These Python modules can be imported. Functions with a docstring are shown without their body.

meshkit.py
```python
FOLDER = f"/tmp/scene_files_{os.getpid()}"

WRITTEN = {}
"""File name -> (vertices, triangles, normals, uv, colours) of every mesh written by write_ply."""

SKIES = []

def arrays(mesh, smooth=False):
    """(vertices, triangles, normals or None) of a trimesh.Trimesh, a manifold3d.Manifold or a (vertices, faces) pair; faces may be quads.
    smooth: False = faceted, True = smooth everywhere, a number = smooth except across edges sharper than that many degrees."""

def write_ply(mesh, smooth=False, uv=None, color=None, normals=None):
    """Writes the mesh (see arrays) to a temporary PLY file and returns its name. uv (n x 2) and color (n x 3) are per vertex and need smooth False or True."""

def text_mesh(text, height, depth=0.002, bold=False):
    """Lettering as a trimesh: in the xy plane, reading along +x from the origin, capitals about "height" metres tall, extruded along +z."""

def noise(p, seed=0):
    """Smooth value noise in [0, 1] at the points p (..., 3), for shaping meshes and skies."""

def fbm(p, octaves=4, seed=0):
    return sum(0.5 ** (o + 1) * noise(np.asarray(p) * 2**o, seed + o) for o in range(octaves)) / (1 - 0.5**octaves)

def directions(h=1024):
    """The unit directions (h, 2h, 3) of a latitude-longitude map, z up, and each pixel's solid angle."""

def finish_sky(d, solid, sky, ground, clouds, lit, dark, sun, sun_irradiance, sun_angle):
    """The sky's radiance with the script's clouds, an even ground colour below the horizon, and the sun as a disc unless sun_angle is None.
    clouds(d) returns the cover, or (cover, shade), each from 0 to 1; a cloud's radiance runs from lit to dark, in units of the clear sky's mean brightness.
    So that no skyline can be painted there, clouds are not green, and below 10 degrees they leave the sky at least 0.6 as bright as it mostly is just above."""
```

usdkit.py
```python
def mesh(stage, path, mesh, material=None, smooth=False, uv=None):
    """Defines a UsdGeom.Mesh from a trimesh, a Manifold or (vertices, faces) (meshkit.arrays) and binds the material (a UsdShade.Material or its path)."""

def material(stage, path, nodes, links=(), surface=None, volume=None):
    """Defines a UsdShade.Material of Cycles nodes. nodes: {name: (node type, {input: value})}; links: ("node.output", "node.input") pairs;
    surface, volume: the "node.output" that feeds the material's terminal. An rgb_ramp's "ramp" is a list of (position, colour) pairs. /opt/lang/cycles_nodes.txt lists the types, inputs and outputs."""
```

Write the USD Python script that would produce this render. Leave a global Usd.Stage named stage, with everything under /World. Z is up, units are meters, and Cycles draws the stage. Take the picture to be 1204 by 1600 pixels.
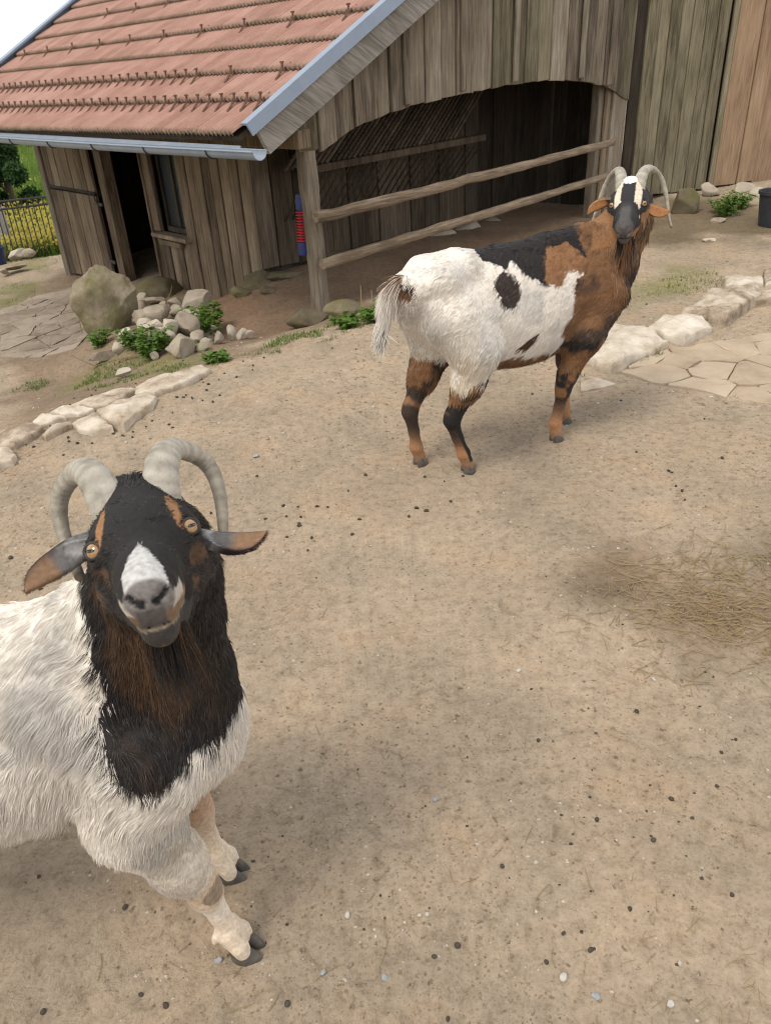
import math, random
import numpy as np, trimesh, usdkit, meshkit, shapely
import shapely.geometry as sg
from scipy.interpolate import RBFInterpolator, RegularGridInterpolator
from scipy.spatial import Voronoi, cKDTree
from pxr import Usd, UsdGeom, UsdLux, UsdShade, Gf, Sdf, Vt

stage = Usd.Stage.CreateInMemory()
UsdGeom.SetStageUpAxis(stage, UsdGeom.Tokens.z)
UsdGeom.SetStageMetersPerUnit(stage, 1.0)
UsdGeom.Xform.Define(stage, '/World')
UsdGeom.Scope.Define(stage, '/World/Looks')

# ------------------------------------------------------------------ camera, sky, sun, exposure
EXPOSURE = 0.44
SUN_EL, SUN_AZ = math.radians(56), math.radians(222)      # high, veiled, from behind the left shoulder
F = 1200.0; PPX, PPY = 602.0, 800.0
ROLL = math.atan(0.058); PITCH = math.atan((800 - 88) * math.cos(ROLL) / F)
CAM = np.array([0, 0, 1.5])
FWD = np.array([0, math.cos(PITCH), -math.sin(PITCH)])
UP0 = np.array([0, math.sin(PITCH), math.cos(PITCH)]); RT0 = np.array([1.0, 0, 0])
RT = RT0 * math.cos(ROLL) - UP0 * math.sin(ROLL)
UPV = RT0 * math.sin(ROLL) + UP0 * math.cos(ROLL)
cam = UsdGeom.Camera.Define(stage, '/World/camera')
m = Gf.Matrix4d(*RT, 0, *UPV, 0, *(-FWD), 0, *CAM, 1)
cam.AddTransformOp().Set(m)
cam.CreateHorizontalApertureAttr(36.12); cam.CreateFocalLengthAttr(36.0)
cam.CreateClippingRangeAttr(Gf.Vec2f(0.05, 5000))
cam.CreateExposureAttr(EXPOSURE)
cam.CreateFStopAttr(16.0); cam.CreateFocusDistanceAttr(1.7)

dome = UsdLux.DomeLight.Define(stage, '/World/sky')
skymat = usdkit.material(stage, '/World/Looks/sky', {
    'tc': ('texture_coordinate', {}),
    'mp': ('mapping', {'scale': (1.0, 1.0, 2.2)}),
    'n': ('noise_texture', {'scale': 2.3, 'detail': 6, 'roughness': 0.55}),
    'r': ('rgb_ramp', {'ramp': [(0.0, (0.55, 0.55, 0.55)), (0.42, (0.7, 0.7, 0.7)), (0.58, (1, 1, 1)), (1.0, (1, 1, 1))]}),
    's': ('sky_texture', {'sky_type': 'single_scattering', 'sun_disc': False, 'sun_elevation': SUN_EL, 'sun_rotation': SUN_AZ, 'aerosol_density': 2.0}),
    'mx': ('mix', {'color2': (8.5, 8.7, 8.9)}),
    'b': ('background_shader', {'strength': 0.12})},
    [('tc.generated', 'mp.vector'), ('mp.vector', 'n.vector'), ('n.fac', 'r.fac'), ('r.color', 'mx.fac'), ('s.color', 'mx.color1'), ('mx.color', 'b.color')], surface='b.background')
UsdShade.MaterialBindingAPI.Apply(dome.GetPrim()).Bind(skymat)
dome.GetPrim().SetCustomDataByKey('kind', 'structure')
sun = UsdLux.DistantLight.Define(stage, '/World/sun')
sd = np.array([math.sin(SUN_AZ) * math.cos(SUN_EL), math.cos(SUN_AZ) * math.cos(SUN_EL), math.sin(SUN_EL)])
zx = sd; xx = np.cross([0, 0, 1.0], zx); xx /= np.linalg.norm(xx); yy = np.cross(zx, xx)
sun.AddTransformOp().Set(Gf.Matrix4d(*xx, 0, *yy, 0, *zx, 0, 0, 0, 30, 1))
sun.CreateIntensityAttr(0.48); sun.CreateAngleAttr(22.0); sun.CreateNormalizeAttr(True)
sun.CreateColorAttr(Gf.Vec3f(1.0, 0.95, 0.86))

# ------------------------------------------------------------------ helpers
def ray(px, py):
    a = px - PPX; b = PPY - py
    d = FWD * F + RT * a + UPV * b
    return d / np.linalg.norm(d)
def at_z(px, py, z=0.0):
    d = ray(px, py); return CAM + d * ((z - CAM[2]) / d[2])
def at_depth(px, py, dep):
    d = ray(px, py); return CAM + d * (dep / (d @ FWD))
def at_plane(px, py, p0, n):
    d = ray(px, py); return CAM + d * (((p0 - CAM) @ n) / (d @ n))

used = {}
def path_for(name, parent=None):
    base = (parent if isinstance(parent, str) else str(parent.GetPath())) if parent else '/World'
    k = (base, name); n = used.get(k, -1) + 1; used[k] = n
    return f'{base}/{name}' if n == 0 else f'{base}/{name}_{n:03d}'
def tag(p, label=None, cat=None, group=None, kind=None):
    for k, v in (('label', label), ('category', cat), ('group', group), ('kind', kind)):
        if v: p.SetCustomDataByKey(k, v)
    return p
def thing(name, label, cat, loc=(0, 0, 0), group=None, kind=None, parent=None):
    x = UsdGeom.Xform.Define(stage, path_for(name, parent))
    x.AddTranslateOp().Set(Gf.Vec3d(*map(float, loc)))
    p = x.GetPrim(); ORG[str(p.GetPath())] = np.asarray(loc, float)
    return tag(p, label, cat, group, kind)
ORG = {}
def org(parent):
    p = str(parent.GetPath()) if parent else ''
    o = np.zeros(3)
    while p and p != '/World':
        o = o + ORG.get(p, 0); p = p.rsplit('/', 1)[0]
    return o
def obj(name, mesh, mat, parent=None, smooth=False, colors=None, cname='coat', local=False, **tags):
    """One mesh prim; vertices are given in world space and stored relative to the thing's base."""
    if isinstance(mesh, (list, tuple)) and len(mesh) and isinstance(mesh[0], trimesh.Trimesh):
        mesh = trimesh.util.concatenate(list(mesh))
    if isinstance(mesh, trimesh.Trimesh):
        v, f = np.array(mesh.vertices), np.array(mesh.faces)
    else:
        v, f = np.asarray(mesh[0], float), np.asarray(mesh[1])
    if not local: v = v - org(parent)
    pr = usdkit.mesh(stage, path_for(name, parent), (v, f), mat, smooth=smooth if colors is None else bool(smooth))
    if colors is not None:
        c = np.asarray(colors, np.float32)
        if c.ndim == 1:
            UsdGeom.PrimvarsAPI(pr).CreatePrimvar(cname, Sdf.ValueTypeNames.FloatArray, 'vertex').Set(Vt.FloatArray.FromNumpy(c))
        else:
            UsdGeom.PrimvarsAPI(pr).CreatePrimvar(cname, Sdf.ValueTypeNames.Color3fArray, 'vertex').Set(Vt.Vec3fArray.FromNumpy(c))
    return tag(pr.GetPrim(), **tags)
def curves(name, pts, widths, mat, parent, cols=None, **tags):
    """pts (n, k, 3) world, widths (n, k) or (k,)."""
    n, k, _ = pts.shape
    c = UsdGeom.BasisCurves.Define(stage, path_for(name, parent))
    c.CreateTypeAttr('linear'); c.CreateWrapAttr('nonperiodic')
    c.CreatePointsAttr(Vt.Vec3fArray.FromNumpy((pts - org(parent)).reshape(-1, 3).astype(np.float32)))
    c.CreateCurveVertexCountsAttr(Vt.IntArray.FromNumpy(np.full(n, k, np.int32)))
    c.CreateWidthsAttr(Vt.FloatArray.FromNumpy(np.broadcast_to(widths, (n, k)).reshape(-1).astype(np.float32)))
    c.SetWidthsInterpolation('vertex')
    if cols is not None:
        UsdGeom.PrimvarsAPI(c).CreatePrimvar('coat', Sdf.ValueTypeNames.Color3fArray, 'vertex').Set(
            Vt.Vec3fArray.FromNumpy(np.repeat(cols[:, None], k, 1).reshape(-1, 3).astype(np.float32)))
    UsdShade.MaterialBindingAPI.Apply(c.GetPrim()).Bind(mat)
    return tag(c.GetPrim(), **tags)

def box(c, sx, sy, sz, ax=None):
    """box centred at c with half-axes along the rows of ax."""
    b = trimesh.creation.box([sx, sy, sz])
    if ax is not None: b.vertices = b.vertices @ np.asarray(ax)
    b.vertices += np.asarray(c); return b
def bevel_box(o, ex, ey, ez, bev=0.006):
    """box from corner o spanned by the edge vectors ex, ey, ez with all edges chamfered."""
    L = [np.linalg.norm(e) for e in (ex, ey, ez)]
    A = np.array([np.asarray(e) / l for e, l in zip((ex, ey, ez), L)])
    pts = []
    for sx in (0, 1):
        for sy in (0, 1):
            for sz in (0, 1):
                c = np.array([sx * L[0], sy * L[1], sz * L[2]]); g = np.array([1 - 2 * sx, 1 - 2 * sy, 1 - 2 * sz])
                for k in range(3):
                    q = c + g * bev; q[k] = c[k] + 0; pts.append(q)
    h = trimesh.convex.convex_hull(np.array(pts))
    return trimesh.Trimesh(h.vertices @ A + np.asarray(o), h.faces, process=False)
def tube(pts, rad, n=8, cap=True, flat=None):
    p = np.asarray(pts, float); rad = np.broadcast_to(rad, (len(p),)).astype(float)
    t = np.gradient(p, axis=0); t /= np.linalg.norm(t, axis=1, keepdims=True) + 1e-12
    a = np.zeros_like(p); ref = np.array([0, 0, 1.0]) if abs(t[0, 2]) < .9 else np.array([1.0, 0, 0])
    x = np.cross(t[0], ref); x /= np.linalg.norm(x)
    for i in range(len(p)):
        x = x - t[i] * (x @ t[i]); x /= np.linalg.norm(x); a[i] = x
    b = np.cross(t, a); ang = np.arange(n) * 2 * np.pi / n
    fl = 1.0 if flat is None else flat
    v = p[:, None] + rad[:, None, None] * (np.cos(ang)[None, :, None] * a[:, None] + fl * np.sin(ang)[None, :, None] * b[:, None])
    i, j = np.meshgrid(np.arange(len(p) - 1), np.arange(n), indexing='ij')
    q = np.stack([i * n + j, i * n + (j + 1) % n, (i + 1) * n + (j + 1) % n, (i + 1) * n + j], -1).reshape(-1, 4)
    f = np.vstack([q[:, [0, 1, 2]], q[:, [0, 2, 3]]]); v = v.reshape(-1, 3)
    if cap:
        c0, c1 = len(v), len(v) + 1; v = np.vstack([v, p[0], p[-1]])
        e = (len(p) - 1) * n; jj = np.arange(n); k2 = (jj + 1) % n
        f = np.vstack([f, np.stack([np.full(n, c0), k2, jj], 1), np.stack([np.full(n, c1), e + jj, e + k2], 1)])
    return trimesh.Trimesh(v, f, process=False)
def spline(pts, n):
    p = np.asarray(pts, float); from_ = np.linspace(0, 1, len(p))
    from scipy.interpolate import CubicSpline
    return CubicSpline(from_, p)(np.linspace(0, 1, n))

# ------------------------------------------------------------------ materials
def M(name, nodes, links, surface='p.BSDF'):
    return usdkit.material(stage, '/World/Looks/' + name, nodes, links, surface=surface)
def wood(name, ramp, rot=(0, 0, 0), rough=0.85, knots=True, var=0.5, scale=(14, 14, 0.9)):
    n = {'g': ('geometry', {}), 'oi': ('object_info', {}),
         'off': ('vector_math', {'math_type': 'multiply_add', 'vector2': (7.3, 3.1, 5.7)}),
         'cx': ('combine_xyz', {}),
         'vr': ('vector_rotate', {'rotate_type': 'euler_xyz', 'rotation': rot, 'invert': True}),
         'mp': ('mapping', {'scale': scale}),
         'grain': ('noise_texture', {'scale': 4.0, 'detail': 7, 'roughness': 0.62, 'distortion': 0.5}),
         'mp2': ('mapping', {'scale': (scale[0] * .18, scale[1] * .18, scale[2] * .9)}),
         'blot': ('noise_texture', {'scale': 1.8, 'detail': 4, 'roughness': 0.6}),
         'mp3': ('mapping', {'scale': (scale[0] * 4, scale[1] * 4, scale[2] * 1.5)}),
         'fine': ('noise_texture', {'scale': 3.0, 'detail': 3}),
         'a1': ('math', {'math_type': 'multiply_add', 'value2': var, 'value3': -var / 2}),
         'a2': ('math', {'math_type': 'multiply_add', 'value2': 1.15}),
         'a3': ('math', {'math_type': 'multiply_add', 'value2': 0.9}),
         'a4': ('math', {'math_type': 'multiply_add', 'value2': 0.45, 'value3': -0.75}),
         'r': ('rgb_ramp', {'ramp': ramp}),
         'bp': ('bump', {'strength': 0.55, 'distance': 0.004}),
         'p': ('principled_bsdf', {'roughness': rough, 'specular_ior_level': 0.25})}
    l = [('oi.random', 'cx.x'), ('oi.random', 'cx.y'), ('oi.random', 'cx.z'), ('cx.vector', 'off.vector1'),
         ('g.position', 'off.vector3'), ('off.vector', 'vr.vector'), ('vr.vector', 'mp.vector'), ('mp.vector', 'grain.vector'),
         ('vr.vector', 'mp2.vector'), ('mp2.vector', 'blot.vector'), ('vr.vector', 'mp3.vector'), ('mp3.vector', 'fine.vector'),
         ('oi.random', 'a1.value1'), ('grain.fac', 'a2.value1'), ('a1.value', 'a2.value3'), ('blot.fac', 'a3.value1'), ('a2.value', 'a3.value3'),
         ('fine.fac', 'a4.value1'), ('a3.value', 'a4b.value1'), ('a4.value', 'a4b.value2'),
         ('a4b.value', 'r.fac'), ('r.color', 'p.base_color'), ('grain.fac', 'bp.height'), ('bp.normal', 'p.normal')]
    n['a4b'] = ('math', {'math_type': 'add'})
    return M(name, n, l)
GREYW = [(0.0, (0.035, 0.026, 0.018)), (0.28, (0.08, 0.06, 0.041)), (0.5, (0.148, 0.116, 0.082)), (0.75, (0.22, 0.180, 0.132)), (1.0, (0.33, 0.29, 0.235))]
m_grey = wood('weathered_boards', GREYW, var=0.42)
m_green = wood('mossy_boards', [(0.0, (0.035, 0.028, 0.016)), (0.3, (0.085, 0.07, 0.042)), (0.55, (0.16, 0.135, 0.085)), (0.8, (0.225, 0.19, 0.125)), (1.0, (0.31, 0.27, 0.19))], var=0.38)
m_brown = wood('brown_boards', [(0.0, (0.03, 0.02, 0.013)), (0.3, (0.085, 0.058, 0.036)), (0.55, (0.17, 0.122, 0.078)), (0.8, (0.25, 0.19, 0.125)), (1.0, (0.34, 0.27, 0.19))], var=0.42)
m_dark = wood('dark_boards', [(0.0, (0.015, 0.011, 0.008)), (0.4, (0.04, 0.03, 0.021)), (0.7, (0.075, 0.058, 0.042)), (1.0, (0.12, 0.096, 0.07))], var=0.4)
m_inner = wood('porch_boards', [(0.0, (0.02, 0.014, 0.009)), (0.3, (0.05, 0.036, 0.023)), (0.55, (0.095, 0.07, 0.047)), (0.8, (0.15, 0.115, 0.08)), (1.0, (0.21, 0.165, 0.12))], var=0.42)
m_orange = wood('new_boards', [(0.0, (0.09, 0.05, 0.028)), (0.25, (0.175, 0.108, 0.064)), (0.5, (0.265, 0.175, 0.108)), (0.8, (0.335, 0.23, 0.145)), (1.0, (0.42, 0.30, 0.20))], var=0.2)
AZ = math.radians(48)
m_rail = wood('rail_wood', [(0.0, (0.04, 0.028, 0.018)), (0.35, (0.12, 0.085, 0.055)), (0.6, (0.21, 0.155, 0.105)), (1.0, (0.34, 0.265, 0.19))], rot=(math.radians(90), 0, -AZ), var=0.1, scale=(16, 16, 1.2))
m_post = wood('post_wood', [(0.0, (0.045, 0.034, 0.024)), (0.35, (0.11, 0.087, 0.06)), (0.6, (0.18, 0.145, 0.105)), (1.0, (0.29, 0.24, 0.18))], var=0.1)
m_barge = wood('barge_wood', [(0.0, (0.06, 0.053, 0.045)), (0.35, (0.14, 0.125, 0.105)), (0.6, (0.23, 0.205, 0.175)), (1.0, (0.36, 0.33, 0.29))], rot=(math.radians(62), 0, -AZ), var=0.1)
def simple(name, col, rough=0.7, metal=0.0, noise=0.0, nscale=20, bump=0.0, col2=None, spec=0.4, **kw):
    c2 = col2 or tuple(x * (1 - noise) for x in col)
    return M(name, {'g': ('geometry', {}), 'n': ('noise_texture', {'scale': nscale, 'detail': 6, 'roughness': 0.6}),
                    'r': ('rgb_ramp', {'ramp': [(0.3, c2), (0.7, col)]}), 'bp': ('bump', {'strength': bump, 'distance': 0.006}),
                    'p': ('principled_bsdf', {'roughness': rough, 'metallic': metal, 'specular_ior_level': spec, **kw})},
             [('g.position', 'n.vector'), ('n.fac', 'r.fac'), ('r.color', 'p.base_color'), ('n.fac', 'bp.height'), ('bp.normal', 'p.normal')])
m_zinc = simple('zinc', (0.25, 0.285, 0.33), rough=0.5, metal=0.4, noise=0.18, nscale=9)
m_flash = simple('flashing', (0.225, 0.27, 0.335), rough=0.45, metal=0.25, noise=0.12, nscale=6)
m_rust = simple('rusty_metal', (0.15, 0.075, 0.045), rough=0.8, noise=0.5, nscale=60)
m_iron = simple('dark_iron', (0.035, 0.035, 0.03), rough=0.6, noise=0.3)
m_black = simple('black_inside', (0.01, 0.009, 0.008), rough=1.0)
m_glass = M('window_glass', {'t': ('transparent_bsdf', {'color': (0.8, 0.82, 0.82)}), 'gl': ('glossy_bsdf', {'color': (0.3, 0.31, 0.33), 'roughness': 0.3}),
             'fr': ('fresnel', {'IOR': 1.45}), 'mx': ('mix_closure', {})}, [('fr.fac', 'mx.fac'), ('t.BSDF', 'mx.closure1'), ('gl.BSDF', 'mx.closure2')], surface='mx.closure')
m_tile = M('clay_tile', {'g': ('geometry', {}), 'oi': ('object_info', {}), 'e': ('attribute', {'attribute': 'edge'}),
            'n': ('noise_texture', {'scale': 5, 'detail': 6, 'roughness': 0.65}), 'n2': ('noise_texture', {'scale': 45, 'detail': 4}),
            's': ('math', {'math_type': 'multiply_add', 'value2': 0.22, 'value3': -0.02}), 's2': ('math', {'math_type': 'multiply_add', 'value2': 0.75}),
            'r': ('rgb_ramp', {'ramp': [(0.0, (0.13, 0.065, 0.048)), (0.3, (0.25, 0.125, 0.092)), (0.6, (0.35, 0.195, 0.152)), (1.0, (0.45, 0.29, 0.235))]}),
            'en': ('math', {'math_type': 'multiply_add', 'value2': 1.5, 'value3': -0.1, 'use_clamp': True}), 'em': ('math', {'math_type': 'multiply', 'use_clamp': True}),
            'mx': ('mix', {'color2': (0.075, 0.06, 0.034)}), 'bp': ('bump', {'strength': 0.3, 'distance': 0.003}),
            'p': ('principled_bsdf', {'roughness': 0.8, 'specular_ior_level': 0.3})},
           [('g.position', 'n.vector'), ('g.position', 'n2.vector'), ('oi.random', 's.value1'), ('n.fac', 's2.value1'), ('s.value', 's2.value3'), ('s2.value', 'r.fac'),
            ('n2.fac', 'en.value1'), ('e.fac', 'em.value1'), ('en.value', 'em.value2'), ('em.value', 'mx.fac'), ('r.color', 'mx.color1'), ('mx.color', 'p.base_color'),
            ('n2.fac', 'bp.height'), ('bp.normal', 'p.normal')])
def stone_mat(name, ramp, moss=0.0, scale=6.0):
    n = {'g': ('geometry', {}), 'oi': ('object_info', {}), 'n': ('noise_texture', {'scale': scale, 'detail': 8, 'roughness': 0.65}),
         'n2': ('noise_texture', {'scale': 60, 'detail': 5}), 's': ('math', {'math_type': 'multiply_add', 'value2': 0.3, 'value3': -0.15}),
         's2': ('math', {'math_type': 'add'}), 'r': ('rgb_ramp', {'ramp': ramp}),
         'sx': ('separate_xyz', {}), 'nm': ('noise_texture', {'scale': 4.5, 'detail': 6, 'roughness': 0.7}),
         'mm': ('rgb_ramp', {'ramp': [(0.48 if moss else 0.9, (0, 0, 0)), (0.62 if moss else 1.0, (moss, moss, moss))]}), 'mx': ('mix', {'color2': (0.105, 0.095, 0.034)}),
         'bs': ('math', {'math_type': 'multiply_add', 'value2': 0.35}),
         'bp': ('bump', {'strength': 0.6, 'distance': 0.012}), 'p': ('principled_bsdf', {'roughness': 0.9, 'specular_ior_level': 0.2})}
    l = [('g.position', 'n.vector'), ('g.position', 'n2.vector'), ('g.position', 'nm.vector'), ('oi.random', 's.value1'), ('n.fac', 's2.value1'), ('s.value', 's2.value2'), ('s2.value', 'r.fac'),
         ('nm.fac', 'mm.fac'), ('mm.color', 'mx.fac'), ('r.color', 'mx.color1'), ('mx.color', 'p.base_color'),
         ('n2.fac', 'bs.value1'), ('n.fac', 'bs.value3'), ('bs.value', 'bp.height'), ('bp.normal', 'p.normal')]
    return M(name, n, l)
m_slab = stone_mat('pale_slab', [(0.3, (0.20, 0.145, 0.10)), (0.44, (0.36, 0.29, 0.215)), (0.56, (0.46, 0.39, 0.31)), (0.72, (0.55, 0.49, 0.41))], scale=8)
m_stone = stone_mat('rubble_stone', [(0.2, (0.16, 0.125, 0.09)), (0.45, (0.32, 0.265, 0.205)), (0.65, (0.42, 0.36, 0.285)), (0.9, (0.52, 0.46, 0.38))], moss=0.25, scale=9)
m_boulder = stone_mat('boulder', [(0.2, (0.06, 0.046, 0.028)), (0.45, (0.125, 0.10, 0.062)), (0.65, (0.19, 0.155, 0.10)), (0.9, (0.29, 0.25, 0.185))], moss=0.75, scale=5)
m_flag = stone_mat('flagstone', [(0.2, (0.23, 0.17, 0.115)), (0.45, (0.345, 0.265, 0.185)), (0.65, (0.395, 0.31, 0.222)), (0.9, (0.44, 0.36, 0.27))], scale=4)
m_path = stone_mat('path_stone', [(0.2, (0.14, 0.105, 0.078)), (0.45, (0.225, 0.175, 0.13)), (0.65, (0.275, 0.22, 0.17)), (0.9, (0.32, 0.265, 0.21))], moss=0.15, scale=4)
m_concrete = stone_mat('concrete', [(0.2, (0.2, 0.18, 0.16)), (0.6, (0.33, 0.3, 0.27)), (0.9, (0.42, 0.39, 0.35))], scale=8)
def leaf(name, c1, c2, fac=0.3):
    return M(name, {'g': ('geometry', {}), 'r': ('rgb_ramp', {'ramp': [(0.0, c1), (1.0, c2)]}), 'p': ('principled_bsdf', {'roughness': 0.6, 'specular_ior_level': 0.3}),
                    't': ('translucent_bsdf', {}), 'mx': ('mix_closure', {'fac': fac})},
             [('g.random_per_island', 'r.fac'), ('r.color', 'p.base_color'), ('r.color', 't.color'), ('p.BSDF', 'mx.closure1'), ('t.BSDF', 'mx.closure2')], surface='mx.closure')
m_leaf = leaf('weed_leaf', (0.085, 0.15, 0.02), (0.27, 0.35, 0.07))
m_grass = leaf('grass_blade', (0.11, 0.155, 0.03), (0.30, 0.32, 0.11))
m_dry = leaf('dry_stem', (0.24, 0.18, 0.09), (0.46, 0.38, 0.22))
m_treeleaf = leaf('tree_leaf', (0.025, 0.06, 0.012), (0.08, 0.14, 0.028))
m_bark = simple('bark', (0.12, 0.09, 0.065), rough=0.9, noise=0.5, nscale=30, bump=0.4)
m_straw = leaf('straw_stem', (0.24, 0.17, 0.085), (0.72, 0.60, 0.38), 0.05)
# ------------------------------------------------------------------ hut frame: s along the gable front, t away from it, z up
P0 = at_z(505, 482, -0.12); P0[2] = 0
U = np.array([math.sin(AZ), math.cos(AZ), 0]); Wd = np.array([-math.cos(AZ), math.sin(AZ), 0]); Z = np.array([0, 0, 1.0])
def hut(s, t, z): return P0 + U * s + Wd * t + Z * z
def hut_inv(q): return np.array([(q - P0) @ U, (q - P0) @ Wd, q[2]])
def on_front(px, py, t=0.0): return hut_inv(at_plane(px, py, P0 + Wd * t, Wd))
def on_side(px, py, s): return hut_inv(at_plane(px, py, P0 + U * s, U))

# ------------------------------------------------------------------ ground
CTRL = [  # (pixel x, pixel y, height)
 (602,1590,0),(20,1590,0),(1190,1590,0),(20,1250,0),(602,1250,0),(1190,1250,0),(602,950,0),(1190,950,0.0),(30,900,0),(300,900,0),(0,765,-.02),(150,690,-.01),(400,720,0),
 (0,690,-.05),(90,660,-.03),(180,635,-.01),(250,618,.0),(330,585,.0),(400,556,.0),(500,530,.0),(600,500,.0),(700,620,0),(900,620,0),(1000,500,0),(1200,500,.02),(1204,430,.02),(1180,375,.02),
 (1090,360,.0),(1000,410,0),(940,360,-.03),(850,400,-.06),(720,450,-.06),
 (505,485,-.13),(600,430,-.13),(744,344,-.11),(511,394,-.07),(412,430,-.13),(372,452,-.28),(345,474,-.45),(440,472,-.2),(420,505,-.24),(470,510,-.2),(380,525,-.3),(540,480,-.14),(640,440,-.12),
 (320,540,-.32),(150,590,-.36),(240,560,-.26),(235,520,-.08),(290,505,-.14),(205,540,-.18),(300,500,-.28),(280,470,-.38),(170,520,-.33),(100,540,-.55),(100,590,-.45),(30,600,-.48),(0,560,-.58),(60,470,-.68),(180,434,-.60),(255,447,-.5),(105,427,-.72),(40,450,-.76),(0,500,-.66),(10,400,-.86),(80,395,-.84),
 (985,332,-.02),(1042,302,.10),(1095,299,.09),(1150,290,.12),(1204,300,.10),(1150,330,.03),(1060,330,.03)]
cx = np.array([(*at_z(a, b, z)[:2], z) for a, b, z in CTRL])
extra = np.array([(-3, .5, 0), (-3, 2, -.05), (3, .5, 0), (3, 3, .03), (0, -2, 0), (-3, -2, 0), (3, -2, 0), (6, 6, .12), (8, 9, .15), (-7, 12.5, -1.05), (-9, 14, -1.2), (-5, 14, -1.1), (-6, 6, -.7), (-5, 4, -.5), (-8, 9, -.9), (2, 13, .1), (-2, 14, -.4), (6, 13, .2)])
cx = np.vstack([cx, extra])
RBF = RBFInterpolator(cx[:, :2], cx[:, 2], kernel='linear', smoothing=0.004)
def near_z(x, y):
    p = np.stack([np.ravel(x), np.ravel(y)], 1)
    return RBF(np.clip(p, [-9.5, -4], [9, 14.5]))
_gx, _gy = np.arange(-10, 9.6, .05), np.arange(-4, 15.1, .05)
_gz = near_z(*np.meshgrid(_gx, _gy, indexing='ij')).reshape(len(_gx), len(_gy))
GI = RegularGridInterpolator((_gx, _gy), _gz, bounds_error=False, fill_value=None)
def base_z(x, y):
    x, y = np.asarray(x, float), np.asarray(y, float)
    z = GI(np.stack([np.clip(x, -10, 9.5), np.clip(y, -4, 15)], -1))
    r = np.hypot(x, y)
    far = -1.25 + 0.030 * np.clip(r - 15, 0, 60) + 0.5 * (meshkit.noise(np.stack([x * .03, y * .03, x * 0], -1), 5) - .5) * np.clip((r - 15) / 30, 0, 1) + np.clip(r - 75, 0, 400) * .004
    k = np.clip((r - 12.5) / 3.5, 0, 1); k = k * k * (3 - 2 * k)
    return z * (1 - k) + far * k
def ground_z(x, y):
    x, y = np.asarray(x, float), np.asarray(y, float)
    z = base_z(x, y); p = np.stack([x, y, x * 0], -1)
    z = z + .018 * (meshkit.fbm(p * 1.6, 3, 11) - .5) + .010 * (meshkit.fbm(p * 9, 3, 3) - .5)
    z = z + .006 * (meshkit.fbm(p * 34, 2, 8) - .5)
    lump = np.clip((meshkit.fbm(p * 1.1, 2, 51) - .48) * 6, 0, 1)
    z = z + .020 * lump * (meshkit.fbm(p * 15, 3, 52) - .5) - .012 * np.clip((meshkit.noise(p * 11, 53) - .80) * 6, 0, 1)
    return z
def gz1(x, y): return float(ground_z(np.array([x]), np.array([y]))[0])
def on_ground(px, py):
    """where the line of sight through a pixel first meets the ground."""
    d = ray(px, py); s = np.linspace(.8, 40, 4000); q = CAM + d * s[:, None]
    below = q[:, 2] < base_z(q[:, 0], q[:, 1])
    i = int(np.argmax(below)); q = q[i]
    return np.array([q[0], q[1], gz1(q[0], q[1])])
SP = lambda pts: sg.Polygon([on_ground(a, b)[:2] for a, b in pts])
dark_soil = SP([(1000,385),(1100,372),(1204,362),(1204,322),(1120,312),(1040,318),(990,345)]).buffer(.08)
porch_soil = sg.Polygon([hut(s, t, 0)[:2] for s, t in ((-.9, .1), (-.3, -.15), (.6, -.25), (4.0, -.1), (4.1, 1.3), (.3, 1.3), (-.1, 2.0))])
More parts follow.
